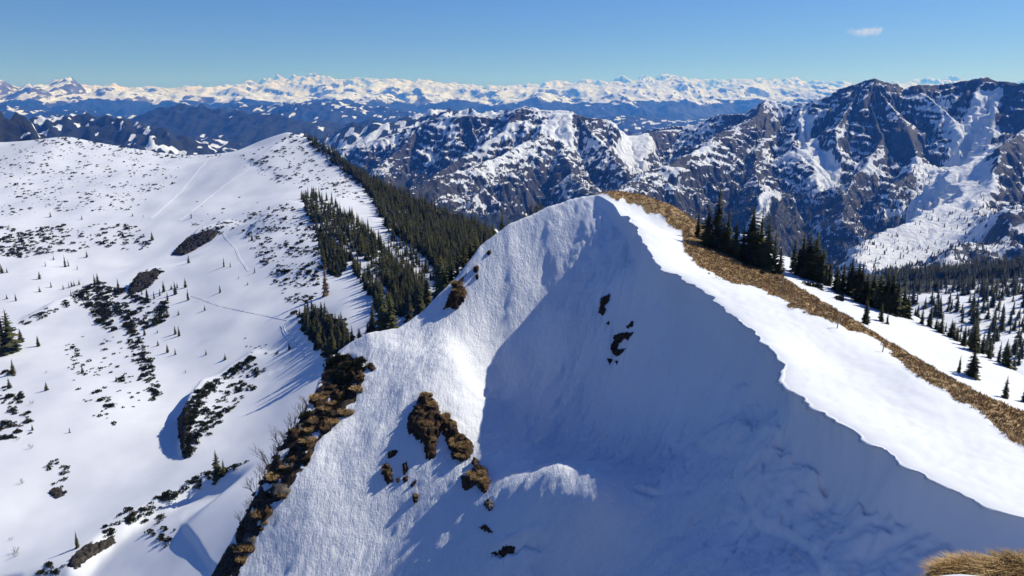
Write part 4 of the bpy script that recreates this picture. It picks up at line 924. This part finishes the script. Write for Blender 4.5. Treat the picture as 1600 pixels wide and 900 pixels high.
# tussocks and boulders along the dark rib
BO = []
for i in range(4):
    mv, mf = mound(random.Random(700+i), 9, 5, .45, .8); BO.append(mesh_from('boulder', mv, mf, M_soil if i < 3 else M_rock))
def near_pts(poly, n, seed): return spread(near_look, poly, n, 40, 170, 0, seed)
RIBP = [(500,560),(570,575),(572,600),(545,645),(500,692),(482,722),(455,765),(425,795),(405,835),(370,895),(345,895),(372,835),(405,770),(432,722),(462,674),(490,628)]
ROWT = [(x, y, z) for x, y, z in near_pts(RIBP, 30, 81)]; ROWT.sort(key=lambda p: -p[1])
for i, (x, y, z) in enumerate(ROWT):
    s_ = rq.uniform(.5, 1.25); o = thing('grass_tussock', '%s brown grass tussock down the dark rib, counted from the snow corner' % ordinal(i), 'grass tussock', (x, y, z-.1), rq.uniform(0, 6.28), (s_*rq.uniform(.7, 1.4), s_*rq.uniform(.7, 1.2), s_*rq.uniform(.45, .95)), 'tussocks on the dark rib')
    part('mound', TUS[i % 5][0], o); part('grass_blades', TUS[i % 5][1], o)
ROWB = [(x, y, z) for x, y, z in near_pts(RIBP, 26, 82)]; ROWB.sort(key=lambda p: -p[1])
for i, (x, y, z) in enumerate(ROWB):
    s_ = rq.uniform(.5, 1.4); o = single('boulder', BO[i % 4], '%s dark boulder down the rocky rib, counted from the snow corner' % ordinal(i), 'boulder', (x, y, z-.15), (rq.uniform(-.4, .4), rq.uniform(-.4, .4), rq.uniform(0, 6.28)), s_, 'boulders on the dark rib')
for x, y, z in near_pts([(500,560),(565,560),(575,595),(545,610),(515,600)], 26, 83): add_bush(x, y, z, rq.uniform(.9, 1.8), 'rib')
for x, y, z in near_pts([(485,625),(540,610),(535,650),(495,690),(470,690),(440,770),(415,780)], 30, 84): add_bush(x, y, z, rq.uniform(.6, 1.1), 'rib')
BUSH_INFO['rib'] = ('dark pine bush on the rocky rib left of the snow face', 'pine bushes on the dark rib')
# leafless shrubs
def shrub(r, n0=7):
    L = []
    def grow(p, d, l, rad, lev):
        q = p+d*l; L.append(frustum(p, q, rad, rad*.6, 3))
        if lev < 3:
            for _ in range(r.choice((2, 3))):
                e = d+np.array([r.uniform(-.55, .55), r.uniform(-.55, .55), r.uniform(-.1, .45)]); e /= np.linalg.norm(e)
                grow(p+d*l*r.uniform(.55, 1), e, l*r.uniform(.55, .8), rad*.6, lev+1)
    for k in range(n0):
        a = r.uniform(0, 6.28); d = np.array([math.cos(a)*.55-.15, math.sin(a)*.55, 1]); d /= np.linalg.norm(d); grow(np.array([0, 0, -.1]), d, r.uniform(.28, .42), .012, 0)
    V, Fc = join(L)
    return V, Fc
SH = []
for i in range(3):
    V, Fc = shrub(random.Random(800+i)); bv, bf = mound(random.Random(850+i), 7, 2, .2, .12); SH.append((mesh_from('shrub_twigs', V, Fc, M_twig), mesh_from('shrub_base', bv*.16, bf, M_bark)))
for i, (px, py, h) in enumerate(sorted([(452,640,44),(436,662,46),(470,622,36),(420,690,52),(408,716,44),(444,650,30),(428,678,36),(398,742,40),(480,606,28),(412,704,30),(388,790,26),(376,806,24)], key=lambda p: p[1])):
    k = float(np.interp(px, [p[0] for p in EDGE], [p[2] for p in EDGE]))+1.2; x = at(px, py, k)[0]; z = float(near_look(np.array([x]), np.array([k]))[0])
    m_ = h/ppm(x, k, z)*1.15
    o = thing('bare_shrub', '%s leafless brown shrub along the dark rib, counted from the snow corner' % ordinal(i), 'shrub', (x, k, z-.1), rq.uniform(0, 6.28), m_, 'leafless shrubs on the rib'); part('twigs', SH[i % 3][0], o); part('root_base', SH[i % 3][1], o)
for i, (x, y, z) in enumerate(spread(basin_look, [(20,560),(90,560),(90,575),(20,900),(0,900)], 9, 100, 800, 0, 91)):
    o = thing('bare_shrub', 'small leafless shrub sticking out of open snow in the bowl', 'shrub', (x, y, z-.1), rq.uniform(0, 6.28), rq.uniform(1.5, 3), 'leafless shrubs in the bowl'); part('twigs', SH[i % 3][0], o); part('root_base', SH[i % 3][1], o)
# dark rock bands in the snow bowl
for k, (ol, th, stp, lab) in enumerate([([(270,398),(285,382),(305,368),(328,360),(344,362),(330,376),(308,388),(285,400)], 1.3, .6, 'long dark rock band slanting across the middle of the snow bowl'),
     ([(200,455),(208,442),(226,428),(246,420),(250,428),(238,444),(220,454),(206,460)], 1.2, .55, 'rounded dark crag with pines in the middle of the snow bowl'),
     ([(283,650),(292,640),(300,655),(292,690),(300,712),(288,718),(282,700)], .8, .4, 'dark rock foot of the step that throws the long blue shadow'),
     ([(104,886),(112,870),(130,856),(150,850),(178,836),(180,848),(158,862),(136,876),(118,890)], .8, .28, 'grey rock wall under the pines of the lower rib'),
     ([(76,770),(84,762),(96,764),(100,774),(88,780)], .5, .25, 'small grey rock under the lone mound of pines')]):
    try: me, c, n, info = patch_mesh('rock', ol, basin_look, 100, 900, th, M_rockdark, stp, 1100+k*9, 2.2)
    except Exception as ex: print('band', k, ex); continue
    single('rock_band', me, lab, 'rock', tuple(c))
    if k < 3:
        ins, w_, gr_, sg_ = info; cand = np.argwhere(sg_ > -.5)
        for q in range((46, 36, 16)[k]):
            i, j = cand[rq.randrange(len(cand))]
            if sg_[i, j] > th*1.2 and rq.random() < .45: continue
            add_bush(w_[i, j, 0], w_[i, j, 1], gr_[i, j]+th*.35, rq.uniform(1.1, 2.4)*(1 if k < 2 else .7), ('band', 'thicket', 'step')[k])
# trodden and ski tracks: a shallow trough between two low snow berms
def track(L, look, y0, y1, w, h, lab):
    P = np.array(L, float); t = np.linspace(0, len(P)-1, 60); q = np.stack([np.interp(t, np.arange(len(P)), P[:, 0]), np.interp(t, np.arange(len(P)), P[:, 1])], -1)
    q[:, 0] += 1.2*fbm(t*2.1, t*0+5, 2, 181); x, y, z, ok = hit(look, q[:, 0], q[:, 1], y0, y1); A = np.stack([x, y], -1)[ok]
    T = np.gradient(A, axis=0); T /= np.linalg.norm(T, axis=1)[:, None]+1e-9; Nn = np.stack([-T[:, 1], T[:, 0]], -1)
    prof = [(-1.6, -.25), (-1, 1.), (-.5, .25), (.5, .25), (1, 1.), (1.6, -.25)]; V = []
    for o_, hh in prof:
        p = A+Nn*o_*w; V.append(np.stack([p[:, 0], p[:, 1], look(p[:, 0], p[:, 1])+hh*h*(1+.4*fbm(p[:, 0]/3, p[:, 1]/3, 2, 183))], -1))
    V = np.stack(V, 1); n, m = V.shape[:2]; i = np.arange(n*m).reshape(n, m); Fc = np.stack([i[:-1, :-1], i[:-1, 1:], i[1:, 1:], i[1:, :-1]], -1).reshape(-1, 4)
    single('snow_track', mesh_from('snow_track', V.reshape(-1, 3), Fc, M_basin, smooth=True), lab, 'track', kind='structure')
track([(346,362),(356,376),(368,388),(374,404),(388,424)], basin_look, 100, 900, .45, .2, 'trodden track climbing past the dark rock band')
track([(300,462),(345,478),(400,490),(450,500)], basin_look, 100, 900, .5, .22, 'faint track crossing open snow below the spur')
track([(440,508),(446,522),(460,536),(474,542),(480,556)], basin_look, 100, 900, .5, .22, 'curving track beside the dark spur')
track([(322,252),(305,272),(282,300),(258,322),(235,342)], basin_look, 100, 1300, .9, .30, 'long straight ski track down the upper snow bowl')
track([(392,262),(350,290),(310,322),(280,345)], basin_look, 100, 1300, .8, .26, 'second ski track below the rounded summit')
# dead conifer on the spur
x, y, z, ok = hit(basin_look, [509], [462], 110, 900)
V, Fc = spruce_crown(random.Random(901), 22, 6, .17); tv_, tf_ = frustum((0, 0, -.03), (0, 0, .98), .018, .003, 6); h_ = 54/ppm(x[0], y[0], z[0])
o = thing('dead_tree', 'bare reddish brown dead conifer on the dark spur', 'dead tree', (x[0], y[0], z[0]-.2), 0, h_); part('branches', mesh_from('dead_branches', V, Fc, M_dead), o); part('trunk', mesh_from('dead_trunk', tv_, tf_, M_dead), o)
# fence posts
pv, pf = frustum((0, 0, -.25), (0, 0, 1), .055, .045, 6); pm = mesh_from('fence_post', np.vstack([pv, [[0, 0, 1.02]]]), np.vstack([pf, [[6+i, 6+(i+1) % 6, 12] for i in range(6)]]), M_post)
for px, py, h, lean, lab in [(1308,513,22,.10,'leaning wooden fence post in snow at the grass edge, second up the slope'), (1379,550,17,.06,'short wooden fence post in snow at the grass edge, lowest of the row'), (1246,474,13,.03,'thin wooden fence post standing in the brown grass'), (1221,452,16,.02,'thin wooden fence post highest up the brown grass near the spruces')]:
    x, y, z, ok = hit(near_look, [px], [py], 50, 170); hh = h/ppm(x[0], y[0], z[0])
    single('fence_post', pm, lab, 'fence post', (x[0], y[0], z[0]), (0, lean, 0), 1., 'fence posts along the grass strip').scale = (1.2, 1.2, hh)
# dry grass over the strip
def strip_grass():
    g = np.random.default_rng(61); n = 26000
    X = g.uniform(15, 75, n*3); Y = g.uniform(45, 152, n*3); Z = near_look(X, Y)
    _, u_, d, az = near_base(X, Y); m = grass_mask(X, Y, Z)*(u_ > .5)*(d < 1.5) > .5
    X, Y, Z = X[m][:n], Y[m][:n], Z[m][:n]; k = len(X)
    T = 5; h = g.uniform(.12, .38, (k, T)); a = g.uniform(0, 6.28, (k, T)); jx = g.normal(0, .12, (k, T)); jy = g.normal(0, .12, (k, T))
    bx = X[:, None]+jx; by = Y[:, None]+jy; bz = Z[:, None]-.04; w = .05
    dx, dy = np.cos(a), np.sin(a)
    V = np.stack([np.stack([bx-dy*w, by+dx*w, bz+0*h], -1), np.stack([bx+dy*w, by-dx*w, bz+0*h], -1), np.stack([bx+dx*h*.75, by+dy*h*.75, bz+h], -1)], 2).reshape(-1, 3)
    single('dry_grass', mesh_from('dry_grass', V, np.arange(len(V)).reshape(-1, 3), M_straw), 'matted dry brown grass covering the strip beside the cornice', 'grass', kind='stuff')
strip_grass()
# ---- summit ground at the photographer's feet
SUM = [(3.2,5.3,-3.66),(4.3,6.3,-4.62),(4.4,5.2,-3.85),(0,0,-1.7),(0,3,-2.9),(0,6,-6.8),(6,6,-4.6),(3,8,-7.8),(6,9,-8.2),(2,5,-4.4),(8,3,-2.6),(-3,3,-3.8),(9,9,-7.5),(0,-6,-2.4),(8,-6,-3),(-8,-4,-5),(0,20,-24),(15,20,-22),(0,34,-47),(20,34,-40),(30,20,-20),(-20,20,-34),(-20,34,-58),(-20,-8,-14),(30,-8,-10)]
tsum = TPS(SUM, .0005)
def summit():
    xs = np.concatenate([np.linspace(-22, 1, 40)[:-1], np.linspace(1, 9, 120)[:-1], np.linspace(9, 34, 40)]); ys = np.concatenate([np.linspace(-9, 3, 30)[:-1], np.linspace(3, 9, 110)[:-1], np.linspace(9, 36, 60)])
    Yg, X = np.meshgrid(ys, xs, indexing='ij'); Z = tsum(X, Yg)+.05*fbm(X/.8, Yg/.8, 3, 141)+.25*fbm(X/3, Yg/3, 2, 143)*sstep(4, 9, np.hypot(X-4, Yg-6))
    global sum_look; sum_look = Look(ys, xs, Z, lambda x, y: y, lambda x, y: x)
    gm = sstep(.2, -.2, np.hypot((X-4.9)/1.35, (Yg-6.4)/.75)-1+.2*fbm(X/.5, Yg/.5, 3, 145))
    grid_mesh('summit_ground', X, Yg, Z, (0*Z, 0*Z, gm), M_near, 'snow and grass of the summit at the viewer', 'ground')
summit()
GM = []
for i in range(3):
    r_ = random.Random(950+i); mv, mf = mound(r_, 22, 8, .16, .6); bv, bf = blades(r_, 5200, 1.0, .26, .9, lambda q: .58*math.sqrt(max(0, 1-q*q)), .0085); GM.append((mesh_from('grass_mound', mv, mf, M_soil, smooth=True), mesh_from('grass_blades', bv, bf, M_straw)))
for i, (px, py, Y, s_, lab) in enumerate([(1540,906,6.2,.46,'big tawny grass hummock at the viewer\'s feet by the snow'), (1612,925,6.0,.46,'tawny grass hummock partly cut by the picture edge beside the big one'), (1414,906,6.0,.13,'little grass tuft left of the big tawny hummock')]):
    p = at(px, py, Y); p[2] = float(sum_look(np.array([p[0]]), np.array([p[1]]))[0])
    o = thing('grass_hummock', lab, 'grass hummock', (p[0], p[1], p[2]-.03), i*1.3, (s_, s_, s_*1.05)); part('mound', GM[i][0], o); part('grass_blades', GM[i][1], o)
# ---- wood on the lower mountain sides
def mountain_wood(name, dat, n, seed, label):
    X, Y, Z, fm, sl = dat; g = np.random.default_rng(seed); n0, m0 = X.shape
    i = g.integers(1, n0-1, n*12); j = g.integers(1, m0-1, n*12); ok = (fm[i, j]+g.uniform(-.35, .25, len(i)) > .35) & (sl[i, j] < 1.3) & (Z[i, j] > -880)
    px, py = proj(X[i, j], Y[i, j], Z[i, j]); ok &= (px > 480) & (px < 1660) & (py < 470)
    i, j = i[ok][:n], j[ok][:n]; k = len(i); x = X[i, j]+g.uniform(-2.5, 2.5, k); y = Y[i, j]+g.uniform(-2.5, 2.5, k); z = Z[i, j]-1.5; h = g.uniform(8, 17, k); w = h*g.uniform(.16, .24, k)
    a = g.uniform(0, 1.57, k); V = []
    ring = [(math.cos(q*2.0944), math.sin(q*2.0944)) for q in range(3)]
    for f0, f1, ww in ((.05, .62, 1.), (.42, 1.0, .65)):
        for cx, sx in ring: V.append(np.stack([x+(cx*np.cos(a)-sx*np.sin(a))*w*ww, y+(cx*np.sin(a)+sx*np.cos(a))*w*ww, z+h*f0], -1))
        V.append(np.stack([x, y, z+h*f1], -1))
    V = np.stack(V, 1).reshape(-1, 3); o = (np.arange(k)*8)[:, None, None]
    Fc = (np.array([[0, 1, 3], [1, 2, 3], [2, 0, 3], [4, 5, 7], [5, 6, 7], [6, 4, 7]])[None]+o).reshape(-1, 3)
    single(name, mesh_from(name, V, Fc, M_needle_far), label, 'forest', kind='stuff')
M_needle_far = plain_mat('far_spruce_needles', (.022, .027, .010), (.066, .061, .020), .12)
mountain_wood('massif_wood', RM, 19000, 71, 'conifer wood on the lower sides of the rocky massif')
mountain_wood('mountain_wood', CM, 16000, 72, 'conifer wood on the lower sides of the craggy mountain')
place_plants()
print('TREES', len(TREES), 'BUSHES', len(BUSHES))
def cloud(name, px, py, Y, wpx, hpx, dens, label, seed):
    c = at(px, py, Y); k = Y/FPX; a, b = wpx*k*.5, hpx*k*.5
    bm = bmesh.new(); bmesh.ops.create_icosphere(bm, subdivisions=3, radius=1)
    for v in bm.verts: v.co = Vector((v.co.x*a, v.co.y*a*.7, v.co.z*b))
    me = bpy.data.meshes.new(name); bm.to_mesh(me); bm.free()
    m = bpy.data.materials.new(name); m.use_nodes = True; t = m.node_tree; t.nodes.clear()
    o_ = t.nodes.new('ShaderNodeOutputMaterial'); p = t.nodes.new('ShaderNodeVolumePrincipled'); p.inputs['Color'].default_value = (1, 1, 1, 1); p.inputs['Anisotropy'].default_value = .3
    tc = N(t, 'ShaderNodeTexCoord').outputs['Object']
    mp = N(t, 'ShaderNodeMapping'); mp.inputs['Scale'].default_value = (1/a, 1/(a*.7), 1/b); t.links.new(tc, mp.inputs['Vector'])
    ln = N(t, 'ShaderNodeVectorMath', operation='LENGTH'); t.links.new(mp.outputs[0], ln.inputs[0])
    nz = noise(t, tc, 3.6/a, 6, .65); e = math_(t, 'SUBTRACT', math_(t, 'MULTIPLY_ADD', nz, 2.2, -.45), ln.outputs['Value'])
    t.links.new(math_(t, 'MULTIPLY', ramp(t, e, 0, .55), dens), p.inputs['Density']); t.links.new(p.outputs[0], o_.inputs['Volume']); me.materials.append(m)
    o = bpy.data.objects.new(name, me); C.objects.link(o); o.location = c; o['label'] = label; o['category'] = 'cloud'
cloud('cloud', 1354, 50, 50000, 84, 22, 1.1e-3, 'small white wisp of cloud alone in the blue sky over the massif', 1)
build_haze()
